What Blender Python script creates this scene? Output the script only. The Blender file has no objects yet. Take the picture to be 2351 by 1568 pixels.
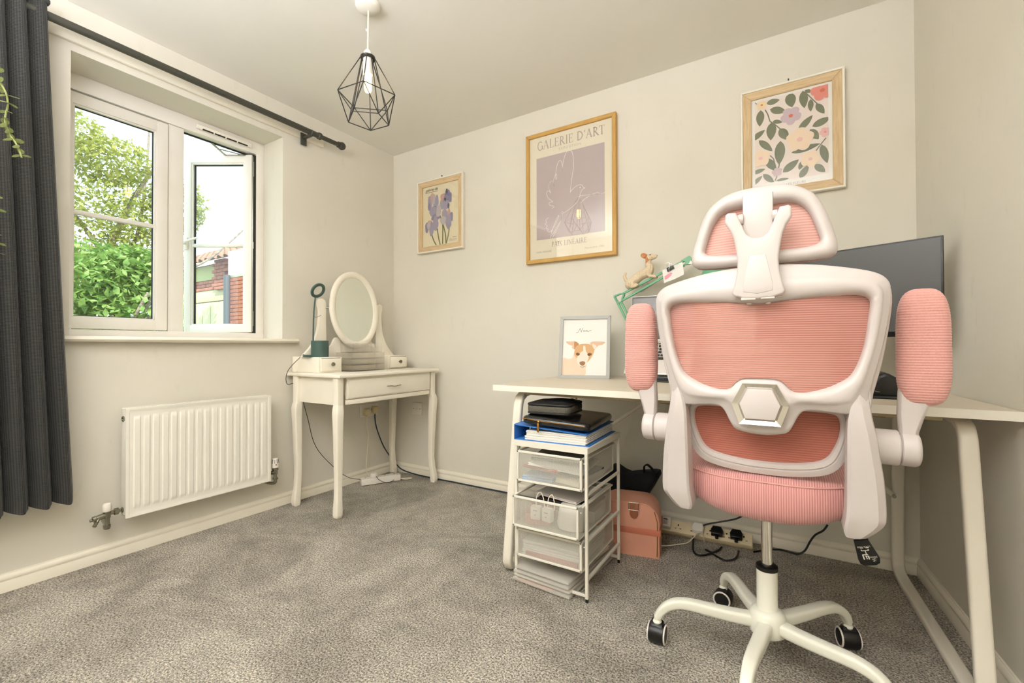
import bpy, bmesh, math, random
from math import sin, cos, pi, radians as R
from mathutils import Vector, Matrix
S = bpy.context.scene
COL = S.collection
random.seed(7)

# ------------------------------------------------------------------ camera
CAM = Vector((2.5802, -2.4447, 0.9388))
YAW, PIT, ROL, FPX = -0.5548, 0.0105, -0.0027, 1032.03
_f = Vector((sin(YAW)*cos(PIT), cos(YAW)*cos(PIT), sin(PIT)))
_r0 = Vector((cos(YAW), -sin(YAW), 0)); _u0 = _r0.cross(_f)
_r = _r0*cos(ROL)+_u0*sin(ROL); _u = _u0*cos(ROL)-_r0*sin(ROL)
cd = bpy.data.cameras.new('camera'); cam = bpy.data.objects.new('camera', cd); COL.objects.link(cam)
m = Matrix((( _r.x, _u.x, -_f.x, CAM.x), (_r.y, _u.y, -_f.y, CAM.y), (_r.z, _u.z, -_f.z, CAM.z), (0, 0, 0, 1)))
cam.matrix_world = m
cd.sensor_fit = 'HORIZONTAL'; cd.sensor_width = 36; cd.lens = FPX*36/2351; cd.clip_start = .02; cd.clip_end = 300
S.camera = cam
def ray(px, py): return _f + _r*((px-1175.5)/FPX) - _u*((py-784)/FPX)
def bx(px, py, c): d = ray(px, py); return CAM + d*((c-CAM.x)/d.x)   # photo point met on a real plane x = c
def by(px, py, c): d = ray(px, py); return CAM + d*((c-CAM.y)/d.y)
def bz(px, py, c): d = ray(px, py); return CAM + d*((c-CAM.z)/d.z)

# ------------------------------------------------------------------ world, lights, exposure
w = bpy.data.worlds.new('sky'); S.world = w; w.use_nodes = True
bg = w.node_tree.nodes['Background']
bg.inputs[0].default_value = (.74, .90, 1.0, 1); bg.inputs[1].default_value = 2.6
def area(name, loc, target, sx, sy, power, col=(1, 1, 1), portal=False):
    l = bpy.data.lights.new(name, 'AREA'); l.shape = 'RECTANGLE'; l.size = sx; l.size_y = sy; l.energy = power; l.color = col
    o = bpy.data.objects.new(name, l); COL.objects.link(o); o.location = loc
    o.rotation_euler = (Vector(target)-Vector(loc)).to_track_quat('-Z', 'Y').to_euler()
    if portal: l.cycles.is_portal = True
    return o
area('window_portal', (-.14, -1.36, 1.6), (1, -1.36, 1.6), .9, 1.2, 1, portal=True)
area('bounce_light_up', (1.65, -2.85, 1.80), (1.65, -2.85, 2.4), 2.2, .8, 108, (.935, .975, 1.10))
area('bounce_light_room', (1.75, -2.95, 2.15), (1.45, -.7, .95), 1.7, .45, 2, (.935, .975, 1.10))
sl = bpy.data.lights.new('sun', 'SUN'); sl.energy = 7; sl.angle = .009; sl.color = (1, .96, .86)
so = bpy.data.objects.new('sun', sl); COL.objects.link(so)
so.rotation_euler = Vector((-.62, .35, -.72)).to_track_quat('-Z', 'Y').to_euler()
vs = S.view_settings; vs.view_transform = 'Standard'; vs.look = 'None'; vs.gamma = 1; vs.use_curve_mapping = False
vs.exposure = 0.07
S.cycles.max_bounces = 10; S.cycles.diffuse_bounces = 5; S.cycles.transparent_max_bounces = 48
S.cycles.sample_clamp_indirect = 6

# ------------------------------------------------------------------ materials
def lin(c):
    return tuple(((x/255)/12.92 if x/255 <= .04045 else ((x/255+.055)/1.055)**2.4) for x in c)+(1,)
def mat(name, col, rough=.5, metal=0, spec=.5, noise=None, bump=None, emit=None, coat=0, alpha=None, trans=0, sheen=0):
    """noise=(scale, colour2, amount); bump=(scale, strength, distance)"""
    M = bpy.data.materials.new(name); M.use_nodes = True; nt = M.node_tree; b = nt.nodes['Principled BSDF']
    b.inputs['Base Color'].default_value = lin(col); b.inputs['Roughness'].default_value = rough
    b.inputs['Metallic'].default_value = metal; b.inputs['Specular IOR Level'].default_value = spec
    b.inputs['Coat Weight'].default_value = coat; b.inputs['Transmission Weight'].default_value = trans
    b.inputs['Sheen Weight'].default_value = sheen
    if alpha is not None: b.inputs['Alpha'].default_value = alpha
    if emit: b.inputs['Emission Color'].default_value = lin(emit[0]); b.inputs['Emission Strength'].default_value = emit[1]
    if noise or bump:
        tc = nt.nodes.new('ShaderNodeTexCoord')
    if noise:
        n = nt.nodes.new('ShaderNodeTexNoise'); n.inputs['Scale'].default_value = noise[0]; n.inputs['Detail'].default_value = 4
        nt.links.new(tc.outputs['Object'], n.inputs['Vector'])
        mx = nt.nodes.new('ShaderNodeMix'); mx.data_type = 'RGBA'
        mx.inputs[6].default_value = lin(col); mx.inputs[7].default_value = lin(noise[1])
        mr = nt.nodes.new('ShaderNodeMapRange'); mr.inputs[1].default_value = .42; mr.inputs[2].default_value = .68; mr.inputs[4].default_value = noise[2]
        nt.links.new(n.outputs[0], mr.inputs[0]); nt.links.new(mr.outputs[0], mx.inputs[0]); nt.links.new(mx.outputs[2], b.inputs['Base Color'])
    if bump:
        n2 = nt.nodes.new('ShaderNodeTexNoise'); n2.inputs['Scale'].default_value = bump[0]; n2.inputs['Detail'].default_value = 3
        nt.links.new(tc.outputs['Object'], n2.inputs['Vector'])
        bp = nt.nodes.new('ShaderNodeBump'); bp.inputs['Strength'].default_value = bump[1]; bp.inputs['Distance'].default_value = bump[2]
        nt.links.new(n2.outputs[0], bp.inputs['Height']); nt.links.new(bp.outputs[0], b.inputs['Normal'])
    return M
def node(nt, t, **k):
    n = nt.nodes.new(t)
    for a, v in k.items():
        if a.startswith('i'): n.inputs[int(a[1:])].default_value = v
        else: setattr(n, a, v)
    return n
def math_(nt, op, a, b=None):
    n = nt.nodes.new('ShaderNodeMath'); n.operation = op
    for i, q in enumerate((a, b)):
        if q is None: continue
        if isinstance(q, (int, float)): n.inputs[i].default_value = q
        else: nt.links.new(q, n.inputs[i])
    return n.outputs[0]
def glass_mat(name, tint=(1, 1, 1), gloss=.9, rough=.0, base=.04):
    """thin clear sheet: see-through with a fresnel mirror layer"""
    M = bpy.data.materials.new(name); M.use_nodes = True; nt = M.node_tree; nt.nodes.clear()
    out = node(nt, 'ShaderNodeOutputMaterial'); tr = node(nt, 'ShaderNodeBsdfTransparent'); tr.inputs[0].default_value = tint+(1,)
    gl = node(nt, 'ShaderNodeBsdfGlossy'); gl.inputs['Roughness'].default_value = rough
    fr = node(nt, 'ShaderNodeLayerWeight'); fr.inputs[0].default_value = .5
    k = math_(nt, 'ADD', math_(nt, 'MULTIPLY', math_(nt, 'POWER', fr.outputs[1], 5.0), gloss), base)
    mx = node(nt, 'ShaderNodeMixShader'); nt.links.new(k, mx.inputs[0]); nt.links.new(tr.outputs[0], mx.inputs[1]); nt.links.new(gl.outputs[0], mx.inputs[2])
    nt.links.new(mx.outputs[0], out.inputs[0]); return M
def stripes(name, c1, c2, freq, axis, rough=.8, bumpd=.001, alpha=1.0, hole=None, dist=0):
    """fabric with straight ribs along one axis, optional see-through weave"""
    M = bpy.data.materials.new(name); M.use_nodes = True; nt = M.node_tree; b = nt.nodes['Principled BSDF']; b.inputs['Roughness'].default_value = rough
    b.inputs['Sheen Weight'].default_value = .3
    tc = node(nt, 'ShaderNodeTexCoord'); sp = node(nt, 'ShaderNodeSeparateXYZ'); nt.links.new(tc.outputs['Object'], sp.inputs[0])
    sv = math_(nt, 'SINE', math_(nt, 'MULTIPLY', sp.outputs[axis], freq*2*pi))
    h = math_(nt, 'ADD', math_(nt, 'MULTIPLY', sv, .5), .5)
    mx = node(nt, 'ShaderNodeMix', data_type='RGBA'); mx.inputs[6].default_value = lin(c1); mx.inputs[7].default_value = lin(c2)
    nt.links.new(h, mx.inputs[0]); nt.links.new(mx.outputs[2], b.inputs['Base Color'])
    bp = node(nt, 'ShaderNodeBump'); bp.inputs['Strength'].default_value = .8; bp.inputs['Distance'].default_value = bumpd
    nt.links.new(h, bp.inputs['Height']); nt.links.new(bp.outputs[0], b.inputs['Normal'])
    if alpha < 1:
        al = math_(nt, 'SUBTRACT', 1.0, math_(nt, 'MULTIPLY', math_(nt, 'SUBTRACT', 1.0, h), 1-alpha)); nt.links.new(al, b.inputs['Alpha'])
    return M

def wall_mat(name, c1, c2, c3):
    M = mat(name, c1, rough=.75, spec=.25, noise=(1.7, c2, .75), bump=(38, .12, .004)); nt = M.node_tree; b = nt.nodes['Principled BSDF']
    src = b.inputs['Base Color'].links[0].from_socket
    tc = node(nt, 'ShaderNodeTexCoord'); mp = node(nt, 'ShaderNodeMapping'); mp.inputs['Scale'].default_value = (3.2, 3.2, 1.1)
    nt.links.new(tc.outputs['Object'], mp.inputs[0])
    n = node(nt, 'ShaderNodeTexNoise'); n.inputs['Scale'].default_value = 4.5; n.inputs['Detail'].default_value = 8; n.inputs['Roughness'].default_value = .68
    nt.links.new(mp.outputs[0], n.inputs[0])
    mr = node(nt, 'ShaderNodeMapRange'); mr.inputs[1].default_value = .6; mr.inputs[2].default_value = .82; mr.inputs[4].default_value = .55
    nt.links.new(n.outputs[0], mr.inputs[0])
    mx = node(nt, 'ShaderNodeMix', data_type='RGBA'); nt.links.new(mr.outputs[0], mx.inputs[0]); nt.links.new(src, mx.inputs[6]); mx.inputs[7].default_value = lin(c3)
    nt.links.new(mx.outputs[2], b.inputs['Base Color']); return M

M = {}
M['wall'] = wall_mat('wall paint', (224, 218, 204), (218, 212, 197), (200, 192, 172))
M['ceil'] = mat('ceiling paint', (238, 234, 224), .8, spec=.2, noise=(1.2, (233, 229, 218), .8), bump=(30, .08, .003))
M['skirt'] = mat('skirting gloss', (240, 233, 215), .35, noise=(5, (232, 224, 203), .6))
M['upvc'] = mat('white window plastic', (236, 231, 222), .28, noise=(6, (228, 223, 213), .4))
M['gasket'] = mat('black gasket', (28, 27, 25), .6)
M['glass'] = glass_mat('window glass', (.97, .99, .98))
M['picglass'] = glass_mat('picture glass', (1, 1, 1), .8, .0)
M['acryl'] = glass_mat('clear acrylic', (.996, .994, .99), 1.0, .05, base=.07)
M['metal'] = mat('brushed steel', (190, 190, 184), .28, metal=1)
M['chrome'] = mat('chrome', (225, 222, 214), .06, metal=1)
M['chromed'] = mat('old chrome valve', (150, 148, 132), .25, metal=1)
M['rod'] = mat('dark grey rod', (64, 62, 53), .45)
M['white'] = mat('white paint', (240, 234, 220), .4, noise=(8, (233, 226, 210), .4))
M['van'] = mat('vanity lacquer', (243, 236, 219), .38, noise=(7, (236, 228, 208), .5))
M['rad'] = mat('radiator enamel', (238, 234, 221), .35)
M['chair'] = mat('white moulded plastic', (203, 194, 189), .34, bump=(500, .05, .0003))
M['base'] = mat('white steel base', (232, 230, 214), .3)
M['black'] = mat('black plastic', (16, 16, 15), .35)
M['blackr'] = mat('black rubber', (20, 20, 19), .6)
M['rim'] = mat('pale wheel rim', (225, 216, 208), .4)
M['pad'] = mat('pink knitted fabric', (212, 156, 146), .85, noise=(260, (197, 138, 128), .5), bump=(900, .3, .0006), sheen=.3)
M['mesh'] = stripes('pink back mesh', (188, 124, 110), (202, 142, 128), 190, 2, alpha=.70, bumpd=.0004)
M['hmesh'] = stripes('pink head mesh', (206, 150, 138), (222, 174, 163), 150, 2, alpha=.9, bumpd=.0005)
M['seat'] = stripes('pink seat fabric', (186, 117, 112), (218, 164, 158), 186, 0, bumpd=.0010)
M['lamp'] = mat('sage green metal', (112, 176, 138), .4)
M['dgreen'] = mat('dark green plastic', (66, 92, 84), .35)
M['desktop'] = mat('desk laminate', (214, 202, 181), .5, noise=(10, (207, 194, 172), .5))
M['dedge'] = mat('desk edge banding', (238, 233, 218), .45)
M['dleg'] = mat('desk leg enamel', (233, 226, 209), .35)
M['dunder'] = mat('desk underside board', (170, 155, 122), .7)
M['paper'] = mat('white paper', (240, 237, 230), .8)
M['cream'] = mat('cream plastic', (232, 216, 178), .5, noise=(12, (218, 198, 155), .5))
M['wplast'] = mat('white plastic', (236, 230, 218), .35)
M['wcord'] = mat('white cord', (234, 224, 200), .5)
M['bcord'] = mat('black cord', (18, 18, 18), .5)
M['ncord'] = mat('blue black cable', (40, 52, 62), .5)
M['bulb'] = mat('lit bulb', (255, 226, 170), .4, emit=((255, 214, 140), 14))
M['cage'] = mat('black wire', (34, 30, 26), .45)
def wood(name, c1, c2, sc=60, axis=2):
    W = mat(name, c1, .55); nt = W.node_tree; b = nt.nodes['Principled BSDF']
    tc = node(nt, 'ShaderNodeTexCoord'); mp = node(nt, 'ShaderNodeMapping'); s = [sc, sc, sc]; s[axis] = sc*.09; mp.inputs['Scale'].default_value = s
    n = node(nt, 'ShaderNodeTexNoise'); n.inputs['Scale'].default_value = 3; n.inputs['Detail'].default_value = 5
    nt.links.new(tc.outputs['Object'], mp.inputs[0]); nt.links.new(mp.outputs[0], n.inputs[0])
    mr = node(nt, 'ShaderNodeMapRange'); mr.inputs[1].default_value = .35; mr.inputs[2].default_value = .7; nt.links.new(n.outputs[0], mr.inputs[0])
    mx = node(nt, 'ShaderNodeMix', data_type='RGBA'); mx.inputs[6].default_value = lin(c1); mx.inputs[7].default_value = lin(c2)
    nt.links.new(mr.outputs[0], mx.inputs[0]); nt.links.new(mx.outputs[2], b.inputs['Base Color']); return W
M['oak_v'] = wood('oak upright', (216, 190, 150), (198, 168, 124), 55, 2); M['oak_h'] = wood('oak rail', (218, 192, 152), (200, 170, 126), 55, 0)
M['amb_v'] = wood('amber oak upright', (206, 164, 92), (190, 146, 74), 50, 2); M['amb_h'] = wood('amber oak rail', (206, 164, 92), (190, 146, 74), 50, 0)

def carpet_mat():
    W = mat('grey carpet', (160, 150, 135), .95, spec=.1); nt = W.node_tree; b = nt.nodes['Principled BSDF']
    tc = node(nt, 'ShaderNodeTexCoord')
    def nz(sc, det, rg, lo, hi, dist=0):
        n = node(nt, 'ShaderNodeTexNoise'); n.inputs['Scale'].default_value = sc; n.inputs['Detail'].default_value = det; n.inputs['Roughness'].default_value = rg
        n.inputs['Distortion'].default_value = dist
        nt.links.new(tc.outputs['Object'], n.inputs[0]); mr = node(nt, 'ShaderNodeMapRange'); mr.inputs[1].default_value = lo; mr.inputs[2].default_value = hi
        nt.links.new(n.outputs[0], mr.inputs[0]); return mr.outputs[0]
    fine = nz(165, 2, .75, .36, .64); big = nz(2.2, 5, .62, .40, .62, 1.1); mid = nz(14, 3, .6, .35, .7)
    m1 = node(nt, 'ShaderNodeMix', data_type='RGBA'); m1.inputs[6].default_value = lin((136, 127, 113)); m1.inputs[7].default_value = lin((255, 248, 233)); nt.links.new(fine, m1.inputs[0])
    m2 = node(nt, 'ShaderNodeMix', data_type='RGBA', blend_type='MULTIPLY'); m2.inputs[0].default_value = 1; nt.links.new(m1.outputs[2], m2.inputs[6])
    m3 = node(nt, 'ShaderNodeMix', data_type='RGBA'); m3.inputs[6].default_value = (.66, .65, .63, 1); m3.inputs[7].default_value = (1.16, 1.155, 1.13, 1)
    k = math_(nt, 'ADD', math_(nt, 'MULTIPLY', big, .7), math_(nt, 'MULTIPLY', mid, .3)); nt.links.new(k, m3.inputs[0])
    nt.links.new(m3.outputs[2], m2.inputs[7]); nt.links.new(m2.outputs[2], b.inputs['Base Color'])
    bp = node(nt, 'ShaderNodeBump'); bp.inputs['Strength'].default_value = 1; bp.inputs['Distance'].default_value = .006
    nt.links.new(math_(nt, 'ADD', fine, math_(nt, 'MULTIPLY', mid, .8)), bp.inputs['Height']); nt.links.new(bp.outputs[0], b.inputs['Normal']); return W
M['carpet'] = carpet_mat()
def curtain_mat():
    W = mat('woven charcoal curtain', (48, 48, 45), .8, spec=.25, sheen=.2); nt = W.node_tree; b = nt.nodes['Principled BSDF']
    uv = node(nt, 'ShaderNodeTexCoord'); sp = node(nt, 'ShaderNodeSeparateXYZ'); nt.links.new(uv.outputs['UV'], sp.inputs[0])
    a = math_(nt, 'SINE', math_(nt, 'MULTIPLY', math_(nt, 'ADD', sp.outputs[0], sp.outputs[1]), 2*pi*90))
    c = math_(nt, 'SINE', math_(nt, 'MULTIPLY', math_(nt, 'SUBTRACT', sp.outputs[0], sp.outputs[1]), 2*pi*90))
    h = math_(nt, 'ADD', math_(nt, 'MULTIPLY', math_(nt, 'MULTIPLY', a, c), .5), .5)
    mx = node(nt, 'ShaderNodeMix', data_type='RGBA'); mx.inputs[6].default_value = lin((20, 20, 18)); mx.inputs[7].default_value = lin((66, 65, 60))
    nt.links.new(h, mx.inputs[0]); nt.links.new(mx.outputs[2], b.inputs['Base Color'])
    bp = node(nt, 'ShaderNodeBump'); bp.inputs['Strength'].default_value = .7; bp.inputs['Distance'].default_value = .002
    nt.links.new(h, bp.inputs['Height']); nt.links.new(bp.outputs[0], b.inputs['Normal']); return W
M['curtain'] = curtain_mat()
def perf_mat():
    """white sheet steel punched with rows of tiny holes"""
    W = mat('perforated steel', (212, 208, 195), .45); nt = W.node_tree; b = nt.nodes['Principled BSDF']
    tc = node(nt, 'ShaderNodeTexCoord'); sp = node(nt, 'ShaderNodeSeparateXYZ'); nt.links.new(tc.outputs['Object'], sp.inputs[0])
    hxy = math_(nt, 'ADD', sp.outputs[0], sp.outputs[1]); fq = 2*pi/.0042
    p = math_(nt, 'SINE', math_(nt, 'MULTIPLY', math_(nt, 'ADD', hxy, sp.outputs[2]), fq*.71)); q = math_(nt, 'SINE', math_(nt, 'MULTIPLY', math_(nt, 'SUBTRACT', hxy, sp.outputs[2]), fq*.71))
    hole = math_(nt, 'GREATER_THAN', math_(nt, 'MULTIPLY', p, q), -.16)
    nt.links.new(math_(nt, 'SUBTRACT', 1.0, math_(nt, 'MULTIPLY', hole, .95)), b.inputs['Alpha']); return W
M['perf'] = perf_mat()

# ------------------------------------------------------------------ mesh builder
class MB:
    def __init__(s): s.v = []; s.f = []; s.m = []; s.mi = 0; s.uv = None
    def add(s, vs, fs):
        o = len(s.v); s.v += [tuple(v) for v in vs]; s.f += [tuple(i+o for i in f) for f in fs]; s.m += [s.mi]*len(fs); return s
    def _bm(s, bm):
        bm.verts.index_update(); s.add([v.co[:] for v in bm.verts], [[v.index for v in f.verts] for f in bm.faces]); bm.free()
    def box(s, x0, x1, y0, y1, z0, z1, b=0, seg=2, mtx=None):
        bm = bmesh.new(); bmesh.ops.create_cube(bm, size=1)
        for v in bm.verts: v.co = Vector(((x0+x1)/2+v.co.x*(x1-x0), (y0+y1)/2+v.co.y*(y1-y0), (z0+z1)/2+v.co.z*(z1-z0)))
        if b: bmesh.ops.bevel(bm, geom=list(bm.edges), offset=min(b, .49*min(abs(x1-x0), abs(y1-y0), abs(z1-z0))), segments=seg, profile=.5, affect='EDGES')
        if mtx: bmesh.ops.transform(bm, matrix=mtx, verts=bm.verts)
        s._bm(bm); return s
    def prism(s, poly, ax, a, b, bev=0, seg=2, mtx=None):
        """poly 2D extruded from a to b along ax; 2D axes are the other two in order"""
        n = len(poly); P = lambda p, t: {'x': (t, p[0], p[1]), 'y': (p[0], t, p[1]), 'z': (p[0], p[1], t)}[ax]
        bm = bmesh.new(); A = [bm.verts.new(P(p, a)) for p in poly]; B = [bm.verts.new(P(p, b)) for p in poly]
        bm.faces.new(A); bm.faces.new(B[::-1])
        for i in range(n): bm.faces.new((A[i], A[i-1], B[i-1], B[i]))
        bmesh.ops.recalc_face_normals(bm, faces=bm.faces)
        if bev:
            ed = [e for e in bm.edges if (e.verts[0] in A) == (e.verts[1] in A)]
            bmesh.ops.bevel(bm, geom=ed, offset=bev, segments=seg, profile=.5, affect='EDGES', clamp_overlap=True)
        bmesh.ops.triangulate(bm, faces=[f for f in bm.faces if len(f.verts) > 4])
        if mtx: bmesh.ops.transform(bm, matrix=mtx, verts=bm.verts)
        s._bm(bm); return s
    def sweep(s, pts, sec, up=(0, 0, 1), closed=False, scale=None, caps=True):
        pts = [Vector(p) for p in pts]; n = len(pts); k = len(sec); up = Vector(up); vs = []; side0 = None
        for i, p in enumerate(pts):
            if closed: t = pts[(i+1) % n]-pts[i-1]
            else: t = pts[min(i+1, n-1)]-pts[max(i-1, 0)]
            t.normalize(); side = t.cross(up)
            if side.length < .15: side = side0 if side0 is not None else t.orthogonal()
            side = (side-t*side.dot(t)).normalized()
            if side0 is not None and side.dot(side0) < 0 and closed is False and abs(t.dot(up)) > .8: side = -side
            side0 = side; nn = side.cross(t); sc = scale[i] if scale else 1
            sc = sc if isinstance(sc, (tuple, list)) else (sc, sc)
            vs += [p+side*(a*sc[0])+nn*(b*sc[1]) for a, b in sec]
        fs = []
        for i in range(n if closed else n-1):
            j = (i+1) % n
            for q in range(k): fs.append((i*k+q, i*k+(q+1) % k, j*k+(q+1) % k, j*k+q))
        if caps and not closed: fs += [tuple(range(k))[::-1], tuple((n-1)*k+q for q in range(k))]
        return s.add(vs, fs)
    def tube(s, pts, r, n=8, closed=False, caps=True):
        sec = [(cos(2*pi*q/n), sin(2*pi*q/n)) for q in range(n)]
        pts = [Vector(p) for p in pts]; rs = r if isinstance(r, (list, tuple)) else [r]*len(pts)
        # rotation-minimising frames
        N = len(pts); T = []
        for i in range(N):
            t = (pts[(i+1) % N]-pts[i-1]) if closed else (pts[min(i+1, N-1)]-pts[max(i-1, 0)]); T.append(t.normalized())
        a = T[0].orthogonal().normalized(); vs = []
        for i in range(N):
            a = (a-T[i]*a.dot(T[i])).normalized(); b = T[i].cross(a)
            vs += [pts[i]+a*(c*rs[i])+b*(d*rs[i]) for c, d in sec]
        fs = [(i*n+q, i*n+(q+1) % n, ((i+1) % N)*n+(q+1) % n, ((i+1) % N)*n+q) for i in range(N if closed else N-1) for q in range(n)]
        if caps and not closed: fs += [tuple(range(n))[::-1], tuple((N-1)*n+q for q in range(n))]
        return s.add(vs, fs)
    def cyl(s, p0, p1, r0, r1=None, n=20): return s.tube([p0, p1], [r0, r0 if r1 is None else r1], n)
    def lathe(s, prof, o=(0, 0, 0), d=(0, 0, 1), n=24):
        """prof (radius, height) along direction d from o"""
        o = Vector(o); d = Vector(d).normalized(); a = d.orthogonal().normalized(); b = d.cross(a); vs = []; k = len(prof)
        for q in range(n):
            c = a*cos(2*pi*q/n)+b*sin(2*pi*q/n); vs += [o+d*h+c*r for r, h in prof]
        fs = [(q*k+i, ((q+1) % n)*k+i, ((q+1) % n)*k+i+1, q*k+i+1) for q in range(n) for i in range(k-1)]
        if prof[0][0] > 1e-6: fs.append(tuple(q*k for q in range(n))[::-1])
        if prof[-1][0] > 1e-6: fs.append(tuple(q*k+k-1 for q in range(n)))
        return s.add(vs, fs)
    def ell(s, c, r, nu=16, nv=10, mtx=None, e=1.0):
        c = Vector(c); vs = []; sg = lambda x: math.copysign(abs(x)**e, x)
        for j in range(nv+1):
            for i in range(nu):
                t = pi*j/nv; p = 2*pi*i/nu; q = Vector((r[0]*sg(sin(t))*sg(cos(p)), r[1]*sg(sin(t))*sg(sin(p)), r[2]*sg(cos(t))))
                vs.append(c+((mtx @ q) if mtx else q))
        return s.add(vs, [(j*nu+i, (j+1)*nu+i, (j+1)*nu+(i+1) % nu, j*nu+(i+1) % nu) for j in range(nv) for i in range(nu)])
    def grid(s, fn, nu, nv, closed=False):
        vs = [fn(i/(nu-1), j/(nv-1)) for j in range(nv) for i in range(nu)]
        s.uv = True
        return s.add(vs, [(j*nu+i, j*nu+i+1, (j+1)*nu+i+1, (j+1)*nu+i) for j in range(nv-1) for i in range(nu-1)])
    def poly(s, pts): return s.add(pts, [tuple(range(len(pts)))])
    def build(s, name, mats, parent=None, local=False, smooth=35, kind=None, uv=None, **tags):
        me = bpy.data.meshes.new(name)
        off = Vector((0, 0, 0))
        if not local:
            if parent is None:
                xs = [v[0] for v in s.v]; ys = [v[1] for v in s.v]; zs = [v[2] for v in s.v]
                off = Vector(((min(xs)+max(xs))/2, (min(ys)+max(ys))/2, min(zs)))
            else:
                q = parent
                while q is not None: off += q.location; q = q.parent
        me.from_pydata([(v[0]-off.x, v[1]-off.y, v[2]-off.z) for v in s.v], [], s.f)
        for mm in (mats if isinstance(mats, (list, tuple)) else [mats]): me.materials.append(M[mm] if isinstance(mm, str) else mm)
        if len(me.materials) > 1: me.polygons.foreach_set('material_index', s.m)
        me.validate(); bm = bmesh.new(); bm.from_mesh(me); bmesh.ops.recalc_face_normals(bm, faces=bm.faces); bm.to_mesh(me); bm.free()
        if smooth:
            me.polygons.foreach_set('use_smooth', [True]*len(me.polygons)); me.set_sharp_from_angle(angle=R(smooth))
        if uv:
            l = me.uv_layers.new(name='UVMap'); vi = [0]*len(me.loops); me.loops.foreach_get('vertex_index', vi)
            l.data.foreach_set('uv', [c for i in vi for c in uv[i]])
        o = bpy.data.objects.new(name, me); COL.objects.link(o)
        if parent is None and not local: o.location = off
        if parent is not None: o.parent = parent
        if kind: o['kind'] = kind
        for k_, v_ in tags.items(): o[k_] = v_
        return o
def thing(name, label, cat, loc=(0, 0, 0), group=None, rz=0, kind=None):
    o = bpy.data.objects.new(name, None); COL.objects.link(o); o.location = loc; o.rotation_euler = (0, 0, rz); o.empty_display_size = .05
    if label: o['label'] = label; o['category'] = cat
    if group: o['group'] = group
    if kind: o['kind'] = kind
    return o
def copy_tree(o, parent=None):
    c = o.copy(); COL.objects.link(c); c.parent = parent
    for ch in list(o.children): copy_tree(ch, c)
    return c
def crom(pts, k=4, closed=False):
    """Catmull-Rom through pts"""
    P = [Vector(p) for p in pts]; n = len(P); out = []
    for i in range(n if closed else n-1):
        a, b, c, d = (P[(i-1) % n], P[i], P[(i+1) % n], P[(i+2) % n]) if closed else (P[max(i-1, 0)], P[i], P[i+1], P[min(i+2, n-1)])
        for j in range(k):
            t = j/k; out.append(.5*((2*b)+(c-a)*t+(2*a-5*b+4*c-d)*t*t+(3*b-a-3*c+d)*t**3))
    if not closed: out.append(P[-1])
    return out
def rrect(wd, hg, r, k=3):
    o = []
    for cx, cy, a0 in ((wd/2-r, hg/2-r, 0), (-wd/2+r, hg/2-r, 90), (-wd/2+r, -hg/2+r, 180), (wd/2-r, -hg/2+r, 270)):
        for j in range(k+1): a = R(a0+90*j/k); o.append((cx+r*cos(a), cy+r*sin(a)))
    return o
def text(body, size, mat_, name, parent, mtx, align='CENTER', ext=.0002, local=False, shear=0, sp=1.0):
    cu = bpy.data.curves.new(name, 'FONT'); cu.body = body; cu.size = size; cu.align_x = align; cu.extrude = ext; cu.resolution_u = 3; cu.shear = shear; cu.space_character = sp
    t = bpy.data.objects.new('t', cu); COL.objects.link(t); bpy.context.view_layer.update()
    me = bpy.data.meshes.new_from_object(t.evaluated_get(bpy.context.evaluated_depsgraph_get())); bpy.data.objects.remove(t)
    me.transform(mtx); mb = MB(); mb.add([v.co[:] for v in me.vertices], [tuple(p.vertices) for p in me.polygons])
    return mb.build(name, mat_, parent, local=local, smooth=0)
XZ = Matrix(((1, 0, 0, 0), (0, 0, -1, 0), (0, 1, 0, 0), (0, 0, 0, 1)))   # text upright, facing -y
def onwall(x, y, z): return Matrix.Translation((x, y, z)) @ XZ

# ================================================================== THE ROOM
RW, RH, RY = 3.024, 2.40, -3.35
XW = -.20                                   # inner face of the window frame
WY0, WY1, WZ0, WZ1 = -1.82, -.885, .985, 2.197
MB().box(-.45, RW+.6, RY-.2, .2, -.12, 0).build('floor', 'carpet', kind='structure', local=True)
MB().box(-.3, RW+.6, RY-.2, .2, RH, RH+.15).build('ceiling', 'ceil', kind='structure', local=True)
b = MB(); b.box(-.28, 0, RY-.2, WY0, 0, RH); b.box(-.28, 0, WY1, .2, 0, RH); b.box(-.28, 0, WY0, WY1, 0, WZ0-.02); b.box(-.28, 0, WY0, WY1, WZ1, RH)
b.build('wall_left', 'wall', kind='structure', local=True)
MB().box(0, RW+.2, 0, .2, 0, RH).build('wall_back', 'wall', kind='structure', local=True)
FL = .072
MB().prism([(RW, .2), (RW, 0), (RW-FL*(RY-.2), RY-.2), (RW+.6, RY-.2), (RW+.6, .2)], 'z', 0, RH).build('wall_right', 'wall', kind='structure', local=True)
MB().box(0, RW+.3, RY-.2, RY, 0, RH).build('wall_front', 'wall', kind='structure', local=True)
sk = [(0, 0), (.016, 0), (.016, .036), (.0125, .041), (.0125, .044), (.015, .048), (.014, .058), (.009, .065), (.006, .0665), (.006, .0685), (0, .0695)]
MB().prism([(a, z) for a, z in sk], 'y', RY, -.001).build('baseboard_left', 'skirt', kind='structure', local=True, smooth=50)
SHR = Matrix(((1, -FL, 0, 0), (0, 1, 0, 0), (0, 0, 1, 0), (0, 0, 0, 1)))
MB().prism([(RW-a, z) for a, z in sk], 'y', RY, -.001, mtx=SHR).build('baseboard_right', 'skirt', kind='structure', local=True, smooth=50)
MB().prism([(-a, z) for a, z in sk], 'x', .004, RW-.004).build('baseboard_back', 'skirt', kind='structure', local=True, smooth=50)
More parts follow.
